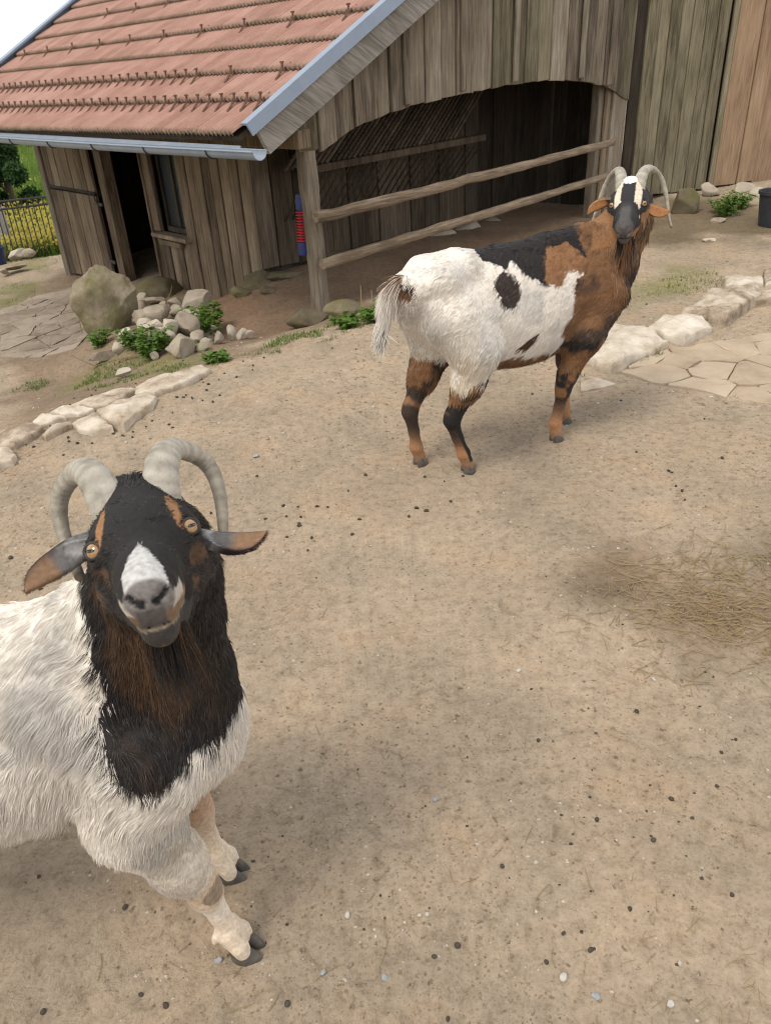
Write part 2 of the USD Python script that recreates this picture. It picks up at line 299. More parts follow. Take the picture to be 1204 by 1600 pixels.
hay_soil = SP([(985,872),(1060,862),(1204,890),(1240,1000),(1204,1040),(1090,1030),(990,985),(950,930)])
low_soil = SP([(0,690),(90,655),(180,632),(250,612),(325,575),(420,535),(480,505),(412,428),(105,424),(0,470)])
grass_soil = [SP([(0,440),(50,445),(55,475),(0,495)]), SP([(70,425),(105,395),(60,395),(20,420)]), SP([(110,610),(180,560),(250,590),(330,565),(240,545),(150,560)]), SP([(990,440),(1050,420),(1120,425),(1080,450),(1010,470)]), SP([(1140,440),(1180,420),(1204,430),(1160,455)])]
def soil(x, y):
    p2 = np.stack([x, y, x * 0], -1)
    n = (meshkit.fbm(p2 * 3.0, 4, 21) - .5)
    tan_, brn, drk, hay, grs = np.array([.322, .253, .182]), np.array([.20, .142, .094]), np.array([.135, .102, .062]), np.array([.150, .105, .066]), np.array([.17, .17, .06])
    c = np.tile(tan_, (len(x), 1))
    c *= (1 + .35 * n)[:, None]
    pts = shapely.points(x, y)
    def w(poly, soft, nn=.5):
        d = np.where(shapely.contains(poly, pts), -1, 1) * shapely.distance(poly.exterior, pts)
        return np.clip(.5 - (d + nn * n * soft * 4) / soft, 0, 1)[:, None]
    rr = np.hypot(x, y); near = rr < 13
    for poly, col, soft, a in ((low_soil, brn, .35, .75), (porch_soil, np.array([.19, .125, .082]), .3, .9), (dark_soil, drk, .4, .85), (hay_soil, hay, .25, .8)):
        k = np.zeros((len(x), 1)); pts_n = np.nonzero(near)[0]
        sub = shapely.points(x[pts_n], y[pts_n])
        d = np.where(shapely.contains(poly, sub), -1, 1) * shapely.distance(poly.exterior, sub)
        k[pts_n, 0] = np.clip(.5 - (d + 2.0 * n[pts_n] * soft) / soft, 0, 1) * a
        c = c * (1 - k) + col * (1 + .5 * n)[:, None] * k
    for poly in grass_soil:
        pts_n = np.nonzero(near)[0]; sub = shapely.points(x[pts_n], y[pts_n]); k = np.zeros((len(x), 1))
        d = np.where(shapely.contains(poly, sub), -1, 1) * shapely.distance(poly.exterior, sub)
        k[pts_n, 0] = np.clip(.5 - (d + 2.0 * n[pts_n] * .3) / .3, 0, 1) * .6
        c = c * (1 - k) + grs * k
    kf = np.clip((rr - 13.8) / 1.5, 0, 1)[:, None] * (x < 0)[:, None]
    mead = np.array([.16, .19, .05]); yel = np.array([.36, .30, .035])
    ym = np.clip((meshkit.fbm(p2 * .25, 3, 4) - .40) * 5, 0, 1) * np.clip((rr - 14) / 3, 0, 1) * np.clip((21 - rr) / 3, 0, 1)
    mc = mead + (yel - mead) * ym[:, None]
    return c * (1 - kf) + mc * (1 + .6 * n)[:, None] * kf
az = np.concatenate([np.linspace(-math.pi, math.radians(-42), 60)[:-1], np.linspace(math.radians(-42), math.radians(42), 560), np.linspace(math.radians(42), math.pi, 60)[1:]])
rr = np.concatenate([[.02, .2, .4], np.geomspace(.55, 12, 400), np.geomspace(12.4, 60, 60), np.geomspace(64, 900, 24)])
A, R = np.meshgrid(az, rr, indexing='ij')
gx, gy = np.sin(A) * R, np.cos(A) * R
gv = np.stack([gx.ravel(), gy.ravel(), ground_z(gx.ravel(), gy.ravel())], 1)
na, nr = A.shape
i, j = np.meshgrid(np.arange(na - 1), np.arange(nr - 1), indexing='ij')
q = np.stack([i * nr + j, (i + 1) * nr + j, (i + 1) * nr + j + 1, i * nr + j + 1], -1).reshape(-1, 4)
q = q[:, ::-1]
m_dirt = M('dirt', {'g': ('geometry', {}), 'c': ('attribute', {'attribute': 'coat'}),
    'n1': ('noise_texture', {'scale': 2.6, 'detail': 8, 'roughness': 0.65}), 'n2': ('noise_texture', {'scale': 28, 'detail': 8, 'roughness': 0.7}),
    'n3': ('noise_texture', {'scale': 120, 'detail': 5, 'roughness': 0.72}), 'n4': ('noise_texture', {'scale': 55, 'detail': 3, 'roughness': 0.6}), 'r4': ('rgb_ramp', {'ramp': [(0.29, (0.45, 0.40, 0.34)), (0.36, (0.88, 0.86, 0.84)), (0.41, (1, 1, 1)), (0.70, (1, 1, 1)), (0.76, (1.3, 1.3, 1.3))]}), 'm4': ('mix', {'mix_type': 'multiply', 'fac': 0.9}), 'hb': ('math', {'math_type': 'multiply', 'value2': 0.6}), 'ha': ('math', {'math_type': 'add'}), 
    'r1': ('rgb_ramp', {'ramp': [(0.3, (0.80, 0.82, 0.84)), (0.5, (1.0, 1.0, 1.0)), (0.72, (1.14, 1.06, 0.98))]}),
    'r2': ('rgb_ramp', {'ramp': [(0.28, (0.50, 0.45, 0.40)), (0.40, (0.84, 0.82, 0.79)), (0.52, (1.03, 1.02, 1.0)), (0.75, (1.22, 1.22, 1.21))]}),
    'r3': ('rgb_ramp', {'ramp': [(0.3, (0.68, 0.65, 0.62)), (0.48, (1.0, 1.0, 1.0)), (0.72, (1.18, 1.18, 1.18))]}),
    'm1': ('mix', {'mix_type': 'multiply', 'fac': 1.0}), 'm2': ('mix', {'mix_type': 'multiply', 'fac': 0.85}), 'm3': ('mix', {'mix_type': 'multiply', 'fac': 0.7}),
    'h1': ('math', {'math_type': 'multiply_add', 'value2': 1.0}), 'h2': ('math', {'math_type': 'multiply', 'value2': 0.35}),
    'bp': ('bump', {'strength': 0.9, 'distance': 0.016}), 'p': ('principled_bsdf', {'roughness': 0.95, 'specular_ior_level': 0.12, 'diffuse_roughness': 0.5})},
    [('g.position', 'n1.vector'), ('g.position', 'n2.vector'), ('g.position', 'n3.vector'), ('n1.fac', 'r1.fac'), ('n2.fac', 'r2.fac'), ('n3.fac', 'r3.fac'),
     ('c.color', 'm1.color1'), ('r1.color', 'm1.color2'), ('m1.color', 'm2.color1'), ('r2.color', 'm2.color2'), ('m2.color', 'm3.color1'), ('r3.color', 'm3.color2'), ('g.position', 'n4.vector'), ('n4.fac', 'r4.fac'), ('m3.color', 'm4.color1'), ('r4.color', 'm4.color2'), ('m4.color', 'p.base_color'),
     ('n2.fac', 'h1.value1'), ('n3.fac', 'h2.value1'), ('h2.value', 'h1.value3'), ('n4.fac', 'hb.value1'), ('h1.value', 'ha.value1'), ('hb.value', 'ha.value2'), ('ha.value', 'bp.height'), ('bp.normal', 'p.normal')])
gf = np.vstack([q[:, [0, 1, 2]], q[:, [0, 2, 3]]])
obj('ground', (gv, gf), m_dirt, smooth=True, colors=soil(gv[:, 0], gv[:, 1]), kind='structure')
# ------------------------------------------------------------------ goat shed
rnd = random.Random(5)
shed = thing('goat_shed', 'low weathered timber goat shed with red tiled roof and arched open porch', 'shed', hut(0, 0, -.12))
def hprism(poly, fa, ta, tb, ch=.005):
    """Board: polygon in (a, z); fa maps (a, depth, z) to the world; from depth ta (face) to tb (back), face edges chamfered."""
    P = np.asarray(poly, float); c = P.mean(0)
    area = 0.5 * np.sum(P[:, 0] * np.roll(P[:, 1], -1) - np.roll(P[:, 0], -1) * P[:, 1])
    if area < 0: P = P[::-1]
    g = sg.Polygon(P); ins = P + (c - P) * np.minimum(1, ch / np.maximum(np.abs(c - P), 1e-6)).clip(0, .3)
    n = len(P); sgn = 1 if tb > ta else -1
    v = [fa(a, ta, z) for a, z in ins] + [fa(a, ta + sgn * ch, z) for a, z in P] + [fa(a, tb, z) for a, z in P]
    tri = trimesh.creation.triangulate_polygon(g, engine='earcut')
    # polygons here are simple and have few corners: fan from earcut, matched by position
    kd = cKDTree(P); idx = kd.query(tri[0])[1]; tf = idx[tri[1]]
    f = [list(t) for t in tf] + [[t[2] + 2 * n, t[1] + 2 * n, t[0] + 2 * n] for t in tf]
    for k in range(n):
        l = (k + 1) % n
        f += [[k, k + n, l + n], [k, l + n, l], [k + n, k + 2 * n, l + 2 * n], [k + n, l + 2 * n, l + n]]
    mm = trimesh.Trimesh(np.array(v), np.array(f), process=False); trimesh.repair.fix_normals(mm); return mm
def board(a0, a1, z0, z1, fa, ta, tb, jit=.004, z0b=None, z1b=None):
    j = lambda: rnd.uniform(-jit, jit)
    zb0, zb1 = (z0 if z0b is None else z0b), (z1 if z1b is None else z1b)
    return hprism([(a0 + j(), z0 + 2 * j()), (a1 + j(), zb0 + 2 * j()), (a1 + j(), zb1), (a0 + j(), z1)], fa, ta, tb)
SLOPE = 0.5156; RZ0 = 1.141; RS0 = -0.558                     # roof plane: z = RZ0 + (s - RS0) * SLOPE
def roof_z(s): return RZ0 + (s - RS0) * SLOPE
ffront = lambda a, t, z: hut(a, t, z)
# arch curve over the porch opening, in (s, z)
arch_px = [(500, 236), (512, 228), (530, 214), (560, 194), (595, 180), (640, 165), (700, 150), (780, 134), (850, 125), (900, 125), (940, 133), (962, 146), (976, 156)]
arch = np.array([on_front(*p)[[0, 2]] for p in arch_px])
def arch_z(s): return float(np.interp(s, arch[:, 0], arch[:, 1]))
s = -.10; S_END = 4.03; k = 0
while s < S_END - .02:
    w_ = rnd.uniform(.155, .205) if s < 1.2 else rnd.uniform(.17, .26)
    e = min(s + w_, S_END)
    if S_END - e < .08: e = S_END
    a0, a1 = s + .004, e - .004
    bot = [(x, (arch_z(x) if x > .09 else .97) + rnd.uniform(-.008, .004)) for x in np.linspace(a0, a1, 3)]
    top = [(a1, min(roof_z(a1), 3.4) - .1), (a0, min(roof_z(a0), 3.4) - .1)]
    if a0 > -.02 or True:
        d = rnd.uniform(0, .006) + (.012 if k % 2 else 0)
        obj('board', hprism(bot + top, ffront, -.012 - d, .012, ch=.004), m_grey if rnd.random() < .75 else m_green, shed)
    s = e; k += 1
# cover strips over some joints
for s_ in (.93, 1.55, 2.2, 3.15, 3.62):
    obj('cover_strip', hprism([(s_ - .03, arch_z(s_) + .02), (s_ + .03, arch_z(s_) + .025), (s_ + .03, min(roof_z(s_ + .03), 3.4) - .12), (s_ - .03, min(roof_z(s_ - .03), 3.4) - .12)], ffront, -.05, -.032, ch=.004), m_grey, shed)
# right of the arch the front turns towards the yard: grey boards, a dark strip, then the newer boards
PT = hut(4.03, 0, 0); A2 = math.radians(75); U2 = np.array([math.sin(A2), math.cos(A2), 0]); N2 = np.array([-math.cos(A2), math.sin(A2), 0])
fturn = lambda a, t, z: PT + U2 * a + N2 * t + Z * z
def on_turn(px, py): q_ = at_plane(px, py, PT, N2) - PT; return np.array([q_ @ U2, q_[2]])
edges = [.0] + [on_turn(x, 200)[0] for x in (991, 1008, 1024, 1040, 1057, 1076, 1095, 1111)]
for n_, (a0, a1) in enumerate(zip(edges[:-1], edges[1:])):
    zb = .11 if a0 > .35 else .02
    off = .0 if n_ == 0 else -.012 - (n_ % 2) * .01
    obj('board', board(a0 + .004, a1 - .004, zb + rnd.uniform(-.02, .01), 3.1, fturn, off - .02, .01), m_dark if n_ == 0 else m_green, shed)
obj('cover_strip', board(on_turn(1117, 200)[0], on_turn(1124, 200)[0], .14, 3.1, fturn, -.03, .0), m_green, shed)
obj('back_board', board(on_turn(975, 200)[0] + .1, on_turn(1150, 200)[0], .02, 3.1, fturn, .04, .06), m_dark, shed)
# short jamb boards between the arch and the turned wall, down to the ground
fj = on_front(945, 250)[0]
obj('jamb', board(fj + .05, 4.02, -.05, 1.16, ffront, -.004, .03), m_grey, shed)
obj('jamb', board(fj - .02, fj + .04, -.05, 1.14, ffront, .02, .05), m_brown, shed)
obj('post', bevel_box(hut(fj - .10, .06, -.06), U * .09, Wd * .09, Z * 1.3, .008), m_post, shed)
# corner post
pp = spline([hut(.012, .045, -.2), hut(.016, .05, .3), hut(.006, .045, .8), hut(.008, .045, 1.16)], 14)
pv = []
def squarepost(path_, hw, tw, twist=0.0):
    v = []
    for i_, c in enumerate(path_):
        wob = 1 + .05 * math.sin(i_ * 1.7)
        for a in np.linspace(0, 2 * np.pi, 17)[:-1]:
            ca, sa = math.cos(a + twist * i_), math.sin(a + twist * i_); m_ = (abs(ca) ** 5 + abs(sa) ** 5) ** (-1 / 5)
            v.append(c + U * hw * wob * ca * m_ + Wd * tw * wob * sa * m_)
    n = 16; f = []
    for i_ in range(len(path_) - 1):
        for jx in range(n):
            kx = (jx + 1) % n; f += [[i_ * n + jx, i_ * n + kx, (i_ + 1) * n + kx], [i_ * n + jx, (i_ + 1) * n + kx, (i_ + 1) * n + jx]]
    f += [[0, jx + 1, jx] for jx in range(1, n - 1)]; e_ = (len(path_) - 1) * n; f += [[e_, e_ + jx, e_ + jx + 1] for jx in range(1, n - 1)]
    return np.array(v), np.array(f)
obj('post', squarepost(pp, .056, .056), m_post, shed, smooth=40)
# plate beam along the eave behind the post and a brace
obj('beam', bevel_box(hut(-.13, -.05, .99), U * .12, Wd * 5.6, Z * .12, .008), m_brown, shed)
obj('brace', bevel_box(hut(-.02, .02, .93), U * .10, Wd * .06, Z * .15, .006), m_brown, shed)
# rails across the porch
def log(a, b, r, seed, n=22, taper=.85):
    g = np.random.default_rng(seed); t = np.linspace(0, 1, n)[:, None]
    p = a + (b - a) * t; p[:, 2] += 0.004 * np.sin(t[:, 0] * 5 + seed) + .003 * g.normal(size=n)
    return tube(p, r * (1 + (taper - 1) * t[:, 0]) * (1 + .05 * g.normal(size=n)), 12)
r1a, r1b = on_front(493, 340, -.10), on_front(957, 223, -.10)
r2a, r2b = on_front(503, 413, -.10), on_front(953, 273, -.10)
obj('rail', log(hut(*r1a), hut(*r1b), .041, 3), m_rail, shed, smooth=45)
obj('rail', log(hut(*r2a), hut(*r2b), .040, 8), m_rail, shed, smooth=45)
# back wall of the porch
s = .36; k = 0
while s < 4.25:
    e = s + rnd.uniform(.18, .25)
    zb = -.06 if s < 2.9 else -.0
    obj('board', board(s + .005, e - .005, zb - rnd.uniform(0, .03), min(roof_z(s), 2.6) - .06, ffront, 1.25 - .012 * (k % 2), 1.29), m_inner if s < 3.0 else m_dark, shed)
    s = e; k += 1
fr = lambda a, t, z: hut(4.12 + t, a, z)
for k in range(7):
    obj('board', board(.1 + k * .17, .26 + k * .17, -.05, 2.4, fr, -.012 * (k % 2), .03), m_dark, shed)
# hay rack on the back wall: slanting bars on a ledge beam
b0, b1 = on_front(498, 263, .95), on_front(742, 216, .95)
obj('ledge', bevel_box(hut(b0[0] - .1, .93, b0[2] - .03), U * (b1[0] - b0[0] + .25) + Z * (b1[2] - b0[2]), Wd * .07, Z * .06, .006), m_inner, shed)
for k in range(34):
    x0 = b0[0] - .35 + k * .062; zz = b0[2] + .03 + (b1[2] - b0[2]) * k / 34
    L = .9
    p0 = np.array([max(x0, .22), .95, zz + max(0, .22 - x0) * .62]); p1 = np.array([x0 + L, .95 + .26, zz + L * .60])
    obj('rack_bar', tube([hut(*p0), hut(*((p0 + p1) / 2)), hut(*p1)], .017, 6), m_inner, shed)
for k in range(26):
    x0 = b0[0] - .1 + k * .088
    obj('rack_bar', tube([hut(x0, .955, b0[2] - .03), hut(x0 - .05, 1.1, b0[2] - .22), hut(x0 - .1, 1.235, b0[2] - .42)], .008, 6), m_dark, shed)
# side wall with the door opening and the window
SS = .35
fside = lambda a, t, z: hut(SS + t, a, z)
def T(px, py): return on_side(px, py, SS)[1]
def side_zb(t): return float(np.interp(t, [1.2, 2.0, 3.1, 4.3, 5.7], [-.16, -.50, -.50, -.60, -.74]))
ZT = .97
t_op0, t_op1 = T(222, 300) , T(176, 300)
opL, opR = 3.92, 3.10
win0, win1, winz = 2.93, 2.44, .09
ts = [1.26]
while ts[-1] < win1 - .16: ts.append(ts[-1] + rnd.uniform(.125, .165))
ts[-1] = win1
for n_, (a, b) in enumerate(zip(ts[:-1], ts[1:])):
    obj('board', board(a + .010, b - .010, side_zb(a) - .03, ZT, fside, -.022 - .006 * (n_ % 2), .01, z0b=side_zb(b) - .03), m_brown, shed)
tw = np.linspace(win1, opR - .02, 6)
for n_, (a, b) in enumerate(zip(tw[:-1], tw[1:])):
    obj('board', board(a + .008, b - .008, side_zb(a) - .02, winz - .02, fside, -.018 - .006 * (n_ % 2), .01), m_brown, shed)
obj('board', board(2.94, 3.09, winz, ZT, fside, -.03, .01), m_brown, shed)
obj('jamb', board(opR - .035, opR, side_zb(opR), ZT, fside, -.05, .09), m_brown, shed)
obj('jamb', board(opL, opL + .15, side_zb(opL), ZT, fside, -.05, .07), m_brown, shed)
# window: frame, sill, dusty pane
wf = thing('window', None, None, hut(SS, 2.7, .5), parent=shed)
for a, b, z0, z1 in ((win1, win1 + .04, winz, ZT), (win0 - .04, win0, winz, ZT), (win1 + .04, win0 - .04, winz, winz + .05), (win1 + .22, win1 + .25, winz + .05, ZT)):
    obj('frame', board(a, b, z0, z1, fside, .03 if a < win1 + .2 else .05, .09, jit=.001), m_dark, wf)
obj('sill', bevel_box(hut(SS - .10, win1 - .08, winz - .045), U * .13, Wd * (win0 - win1 + .17), Z * .04, .006), m_brown, wf)
obj('sill_block', bevel_box(hut(SS - .075, win1 + .07, winz - .115), U * .045, Wd * .42, Z * .05, .005), m_brown, wf)
obj('pane', board(win1 + .04, win0 - .04, winz + .05, ZT, fside, .07, .074, jit=0), m_glass, wf)
# two-leaf stable door at the left end
door = thing('door', None, None, hut(SS, 4.8, .1), parent=shed)
dt = np.linspace(4.27, 5.50, 8); zsplit = .34
for n_, (a, b) in enumerate(zip(dt[:-1], dt[1:])):
    o_ = -.03 - .005 * (n_ % 2)
    obj('board', board(a + .006, b - .006, zsplit + .012, ZT, fside, o_, .0), m_brown, door)
    obj('board', board(a + .006, b - .006, side_zb(a) + .04, zsplit - .012, fside, o_ - .006, .0, z0b=side_zb(b) + .04), m_brown, door)
obj('ledge_batten', board(4.25, 5.50, zsplit - .0, zsplit + .035, fside, -.05, -.036), m_dark, door)
obj('latch', tube([hut(SS - .06, 4.22, zsplit + .04), hut(SS - .085, 4.20, zsplit - .02), hut(SS - .06, 4.18, zsplit - .10)], .008, 6), m_iron, door)
obj('hinge', bevel_box(hut(SS - .065, 4.09, zsplit - .10), U * .015, Wd * .16, Z * .035, .003), m_iron, door)
obj('hinge', bevel_box(hut(SS - .065, 4.09, -.38), U * .015, Wd * .16, Z * .035, .003), m_iron, door)
obj('batten', board(4.06, 4.14, side_zb(4.1), ZT, fside, -.015, .03), m_brown, shed)
obj('corner_post', bevel_box(hut(SS - .05, 5.52, -.8), U * .12, Wd * .13, Z * 1.8, .008), m_post, shed)
obj('back_board', board(4.10, 5.6, -.75, ZT, fside, .05, .06), m_dark, shed)
obj('back_board', board(1.3, win1, -.5, ZT, fside, .03, .04), m_dark, shed)
# the dark room behind, closed on all sides: floor is the ground
fb = lambda a, t, z: hut(a, 5.66 + t, z)
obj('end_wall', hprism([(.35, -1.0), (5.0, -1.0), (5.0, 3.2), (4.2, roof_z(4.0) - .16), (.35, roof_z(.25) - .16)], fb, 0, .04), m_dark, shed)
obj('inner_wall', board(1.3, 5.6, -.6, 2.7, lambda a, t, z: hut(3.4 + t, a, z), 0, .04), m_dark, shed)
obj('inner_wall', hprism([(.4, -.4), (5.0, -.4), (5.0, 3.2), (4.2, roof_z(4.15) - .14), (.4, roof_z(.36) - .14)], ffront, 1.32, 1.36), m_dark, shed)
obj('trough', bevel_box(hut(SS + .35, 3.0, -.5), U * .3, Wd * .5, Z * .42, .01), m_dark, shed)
# ---- roof
def T_end(s): return 5.86 + .30 * (s - .17)
def sR(i): return -.62 + (.325 if i else 0) + .3105 * (i - 1 if i else 0)   # course lines at the right verge
def roofpt(s, t, h=0.0):
    s2 = s - .0195 * (t + .1)
    return hut(s2, t, roof_z(s2)) + (Z - U * SLOPE) / math.hypot(1, SLOPE) * h
T0 = -.08; NC, NR = 40, 9
def tile(i, jx):
    s0, s1 = sR(i) - .012, sR(i + 1) + .03
    n = 13; a0 = T0 + (T_end(s0) - T0) * jx / NC + .0028; a1 = T0 + (T_end(s0) - T0) * (jx + 1) / NC - .0028
    b0_, b1_ = T0 + (T_end(s1) - T0) * jx / NC + .0015, T0 + (T_end(s1) - T0) * (jx + 1) / NC - .0015
    lift = .036 + random_tile.uniform(0, .005); v = []; e = []
    for (ss, ta, tb, h0, ed) in ((s0, a0, a1, lift, 1.0), (s0 + .035, a0, a1, lift, .25), (s1, b0_, b1_, .006, 0.0)):
        for q_ in range(n):
            x = q_ / (n - 1); rib = .020 * (0.5 + 0.5 * math.cos(2 * math.pi * 3 * x + math.pi)) ** .8
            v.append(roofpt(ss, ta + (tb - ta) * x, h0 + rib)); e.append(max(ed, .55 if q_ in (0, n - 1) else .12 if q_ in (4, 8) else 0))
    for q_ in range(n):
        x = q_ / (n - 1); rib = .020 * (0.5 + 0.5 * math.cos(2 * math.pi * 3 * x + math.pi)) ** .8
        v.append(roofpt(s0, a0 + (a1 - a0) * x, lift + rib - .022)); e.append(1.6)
    f = []
    for r_ in range(2):
        for q_ in range(n - 1):
            a = r_ * n + q_; f += [[a, a + n, a + n + 1], [a, a + n + 1, a + 1]]
    for q_ in range(n - 1):
        a = 3 * n + q_; f += [[a, q_, q_ + 1], [a, q_ + 1, a + 1]]
    mm = trimesh.Trimesh(np.array(v), np.array(f), process=False)
    return mm, np.array(e, np.float32)
random_tile = random.Random(9)
roof = thing('roof', None, None, hut(1, 2.5, 1.9), parent=shed)
rest, rest_e, count = [], [], 0
for i_ in range(NR):
    for jx in range(NC):
        mm, e = tile(i_, jx)
        if i_ < 8 and count < 300 and jx < (38 if i_ < 6 else 33):
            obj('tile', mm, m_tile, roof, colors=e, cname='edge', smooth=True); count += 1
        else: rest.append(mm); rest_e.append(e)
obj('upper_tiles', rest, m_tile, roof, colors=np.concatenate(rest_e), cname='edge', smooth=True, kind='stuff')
# decking under the tiles and the far slope
def slab(p, h):
    p = np.array(p); n = np.cross(p[1] - p[0], p[3] - p[0]); n /= np.linalg.norm(n); n = n if n[2] > 0 else -n
    v = np.vstack([p, p - n * h]); f = [[0, 1, 2], [0, 2, 3], [4, 6, 5], [4, 7, 6]] + [x for k_ in range(4) for x in ([k_, k_ + 4, (k_ + 1) % 4 + 4], [k_, (k_ + 1) % 4 + 4, (k_ + 1) % 4])]
    mm = trimesh.Trimesh(v, f, process=False); trimesh.repair.fix_normals(mm); return mm
TOP = sR(NR) - .02
obj('decking', slab([roofpt(-.60, T0 + .02, -.004), roofpt(TOP, T0 + .02, -.004), roofpt(TOP, 5.75, -.004), roofpt(-.60, 5.75, -.004)], .03), m_dark, roof)
zt = roof_z(TOP)
obj('far_slope', slab([hut(TOP + .03, T0 + .02, zt + .05), hut(TOP + 3.4, T0 + .02, zt + .6), hut(TOP + 3.4, 6.2, zt + .6), hut(TOP + .03, 6.2, zt + .05)], .05), m_tile, roof)
# snow guards: every tile in two lower courses, every fourth above
def guard(i_, tt):
    s0 = sR(i_) - .02
    base = [roofpt(s0 - .10, tt, .035), roofpt(s0 + .02, tt, .050), roofpt(s0 + .06, tt, .052)]
    strip = tube(base, .008, 5, flat=.4)
    up = tube([roofpt(s0 - .02, tt, .045), roofpt(s0 + .005, tt, .092)], .008, 5)
    bar = tube([roofpt(s0 - .03, tt, .05), roofpt(s0 - .10, tt - .012, .033)], .007, 4)
    top = tube([roofpt(s0 + .002, tt - .016, .088), roofpt(s0 + .002, tt + .016, .088)], .007, 5)
    return [strip, up, bar, top]
for i_, step, o_ in ((1, 1, 0), (2, 1, 0), (4, 4, 1), (6, 4, 2)):
    for jx in range(0, NC):
        if i_ == 2 and (jx < 8 or jx > 33): 
            if jx % 4 != 1: continue
        elif jx % step != o_ % step: continue
        if i_ >= 6 and jx > 30: continue
        obj('snow_guard', guard(i_, T0 + (T_end(sR(i_)) - T0) * (jx + .5) / NC), m_rust, roof)
# gutter: half round trough along the eave, brackets
def trough(path_, r, th=.004, n=11):
    v, f = [], []
    for c in path_:
        for rad in (r, r - th):
            for a in np.linspace(math.pi, 2 * math.pi, n): v.append(c + U * rad * math.cos(a) + Z * rad * math.sin(a))
    m_ = 2 * n
    for i_ in range(len(path_) - 1):
        for a in range(n - 1):
            p = i_ * m_ + a; f += [[p, p + 1, p + m_ + 1], [p, p + m_ + 1, p + m_], [p + n, p + m_ + n, p + m_ + n + 1], [p + n, p + m_ + n + 1, p + n + 1]]
        for a in (0, n - 1):
            p = i_ * m_ + a; f += [[p, p + m_, p + m_ + n], [p, p + m_ + n, p + n]]
    for i_ in (0, len(path_) - 1):
        for a in range(n - 1):
            p = i_ * m_ + a; f += [[p, p + n, p + n + 1], [p, p + n + 1, p + 1]]
    return np.array(v), np.array(f)
gl = [hut(-.695 - .0195 * t, t, 1.052 - .012 * math.sin((t + .4) / 6.5 * math.pi)) for t in np.linspace(-.40, 6.05, 30)]
gut = thing('gutter', None, None, gl[0], parent=shed)
obj('trough', trough(gl, .052), m_zinc, gut, smooth=40)
for e in (0,):
    for off in (-.052, .052):
        obj('rim', tube([p + U * off for p in gl], .006, 6), m_zinc, gut)
for t in np.linspace(.1, 5.6, 8):
    c = hut(-.695 - .0195 * t, t, 1.052 - .012 * math.sin((t + .4) / 6.5 * math.pi))
    obj('bracket', tube([c + U * .056 * math.cos(a) + Z * .056 * math.sin(a) for a in np.linspace(math.pi, 2 * math.pi, 9)], .006, 5), m_iron, gut)
obj('drip_edge', slab([hut(-.62 - .02 * (t_ - 0), t_, 1.066) for t_ in (-.1, 5.9)] + [hut(-.645 - .02 * 5.9, 5.9, 1.02), hut(-.645, -.1, 1.02)], .006), m_zinc, gut)
# verge boards and metal flashing at both ends
def strip3(s0, s1, t, prof, up=0.0, n=8):
    """profile (dt, h) swept along the verge."""
    rows = []
    for s_ in np.linspace(s0, s1, n): rows.append([roofpt(s_, t(s_) + a, h + up) for a, h in prof])
    rows = np.array(rows); k_ = len(prof); v = rows.reshape(-1, 3); f = []
    for a in range(n - 1):
        for b in range(k_):
            c = (b + 1) % k_; p, q_ = a * k_ + b, a * k_ + c
            f += [[p, q_, q_ + k_], [p, q_ + k_, p + k_]]
    f += [[0, b + 1, b] for b in range(1, k_ - 1)] + [[(n - 1) * k_, (n - 1) * k_ + b, (n - 1) * k_ + b + 1] for b in range(1, k_ - 1)]
    mm = trimesh.Trimesh(v, np.array(f), process=False); trimesh.repair.fix_normals(mm); return mm
obj('verge_flashing', strip3(-.57, TOP, lambda s_: -.15, [(-.020, .062), (.046, .062), (.05, .048), (.0, .048), (-.008, .0), (-.008, -.02), (-.022, -.02)]), m_flash, roof)
obj('verge_board', strip3(-.52, TOP, lambda s_: -.15, [(-.005, -.015), (.03, -.015), (.03, -.18), (-.005, -.18)]), m_barge, roof)
obj('verge_flashing', strip3(-.62, TOP, lambda s_: T_end(s_), [(-.07, .10), (.05, .10), (.05, -.08), (.035, -.08), (.035, .08), (-.07, .08)]), m_flash, roof)
# ------------------------------------------------------------------ livestock brush on the post
br = [on_front(468, 303, .12), on_front(474, 398, .12)]
bp0, bp1 = hut(*br[0]), hut(*br[1])
brush = thing('livestock_brush', 'blue and red ribbed scratching brush hung upright behind the corner post', 'brush', bp1)
m_blue = simple('blue_plastic', (0.022, 0.03, 0.13), rough=0.5, noise=0.3)
m_red = simple('red_bristle', (0.42, 0.022, 0.016), rough=0.6, noise=0.25)
bl = lambda x: bp0 + (bp1 - bp0) * x
obj('end_cap', tube([bl(0), bl(.05), bl(.25)], [.03, .034, .034], 14), m_blue, brush, smooth=40)
obj('end_cap', tube([bl(.78), bl(.95), bl(1)], [.033, .034, .03], 14), m_blue, brush, smooth=40)
obj('core', tube([bl(.25), bl(.78)], .02, 10), m_blue, brush)
for k in range(11):
    x = .27 + k * .047
    obj('bristle_row', tube([bl(x), bl(x + .012), bl(x + .022), bl(x + .034)], [.026, .04, .04, .026], 14), m_red, brush)
# ------------------------------------------------------------------ newer boarded barn at the right edge
barn = thing('barn', 'barn front of newer orange-brown upright boards at right edge', 'barn', fturn(1.5, 0, .1))
eb = [on_turn(x, 200)[0] for x in (1124, 1160, 1184, 1216, 1250, 1290)]
for n_, (a0, a1) in enumerate(zip(eb[:-1], eb[1:])):
    zb = .13 + .02 * (n_ % 2)
    mb = board(a0 + .003, a1 - .003, zb + rnd.uniform(-.015, .01), 3.1, fturn, -.035 - .012 * (n_ % 2), .02)
    obj('board', mb, m_orange, barn)
obj('back_board', board(eb[0], eb[-1], .0, 3.1, fturn, .05, .08), m_dark, barn)
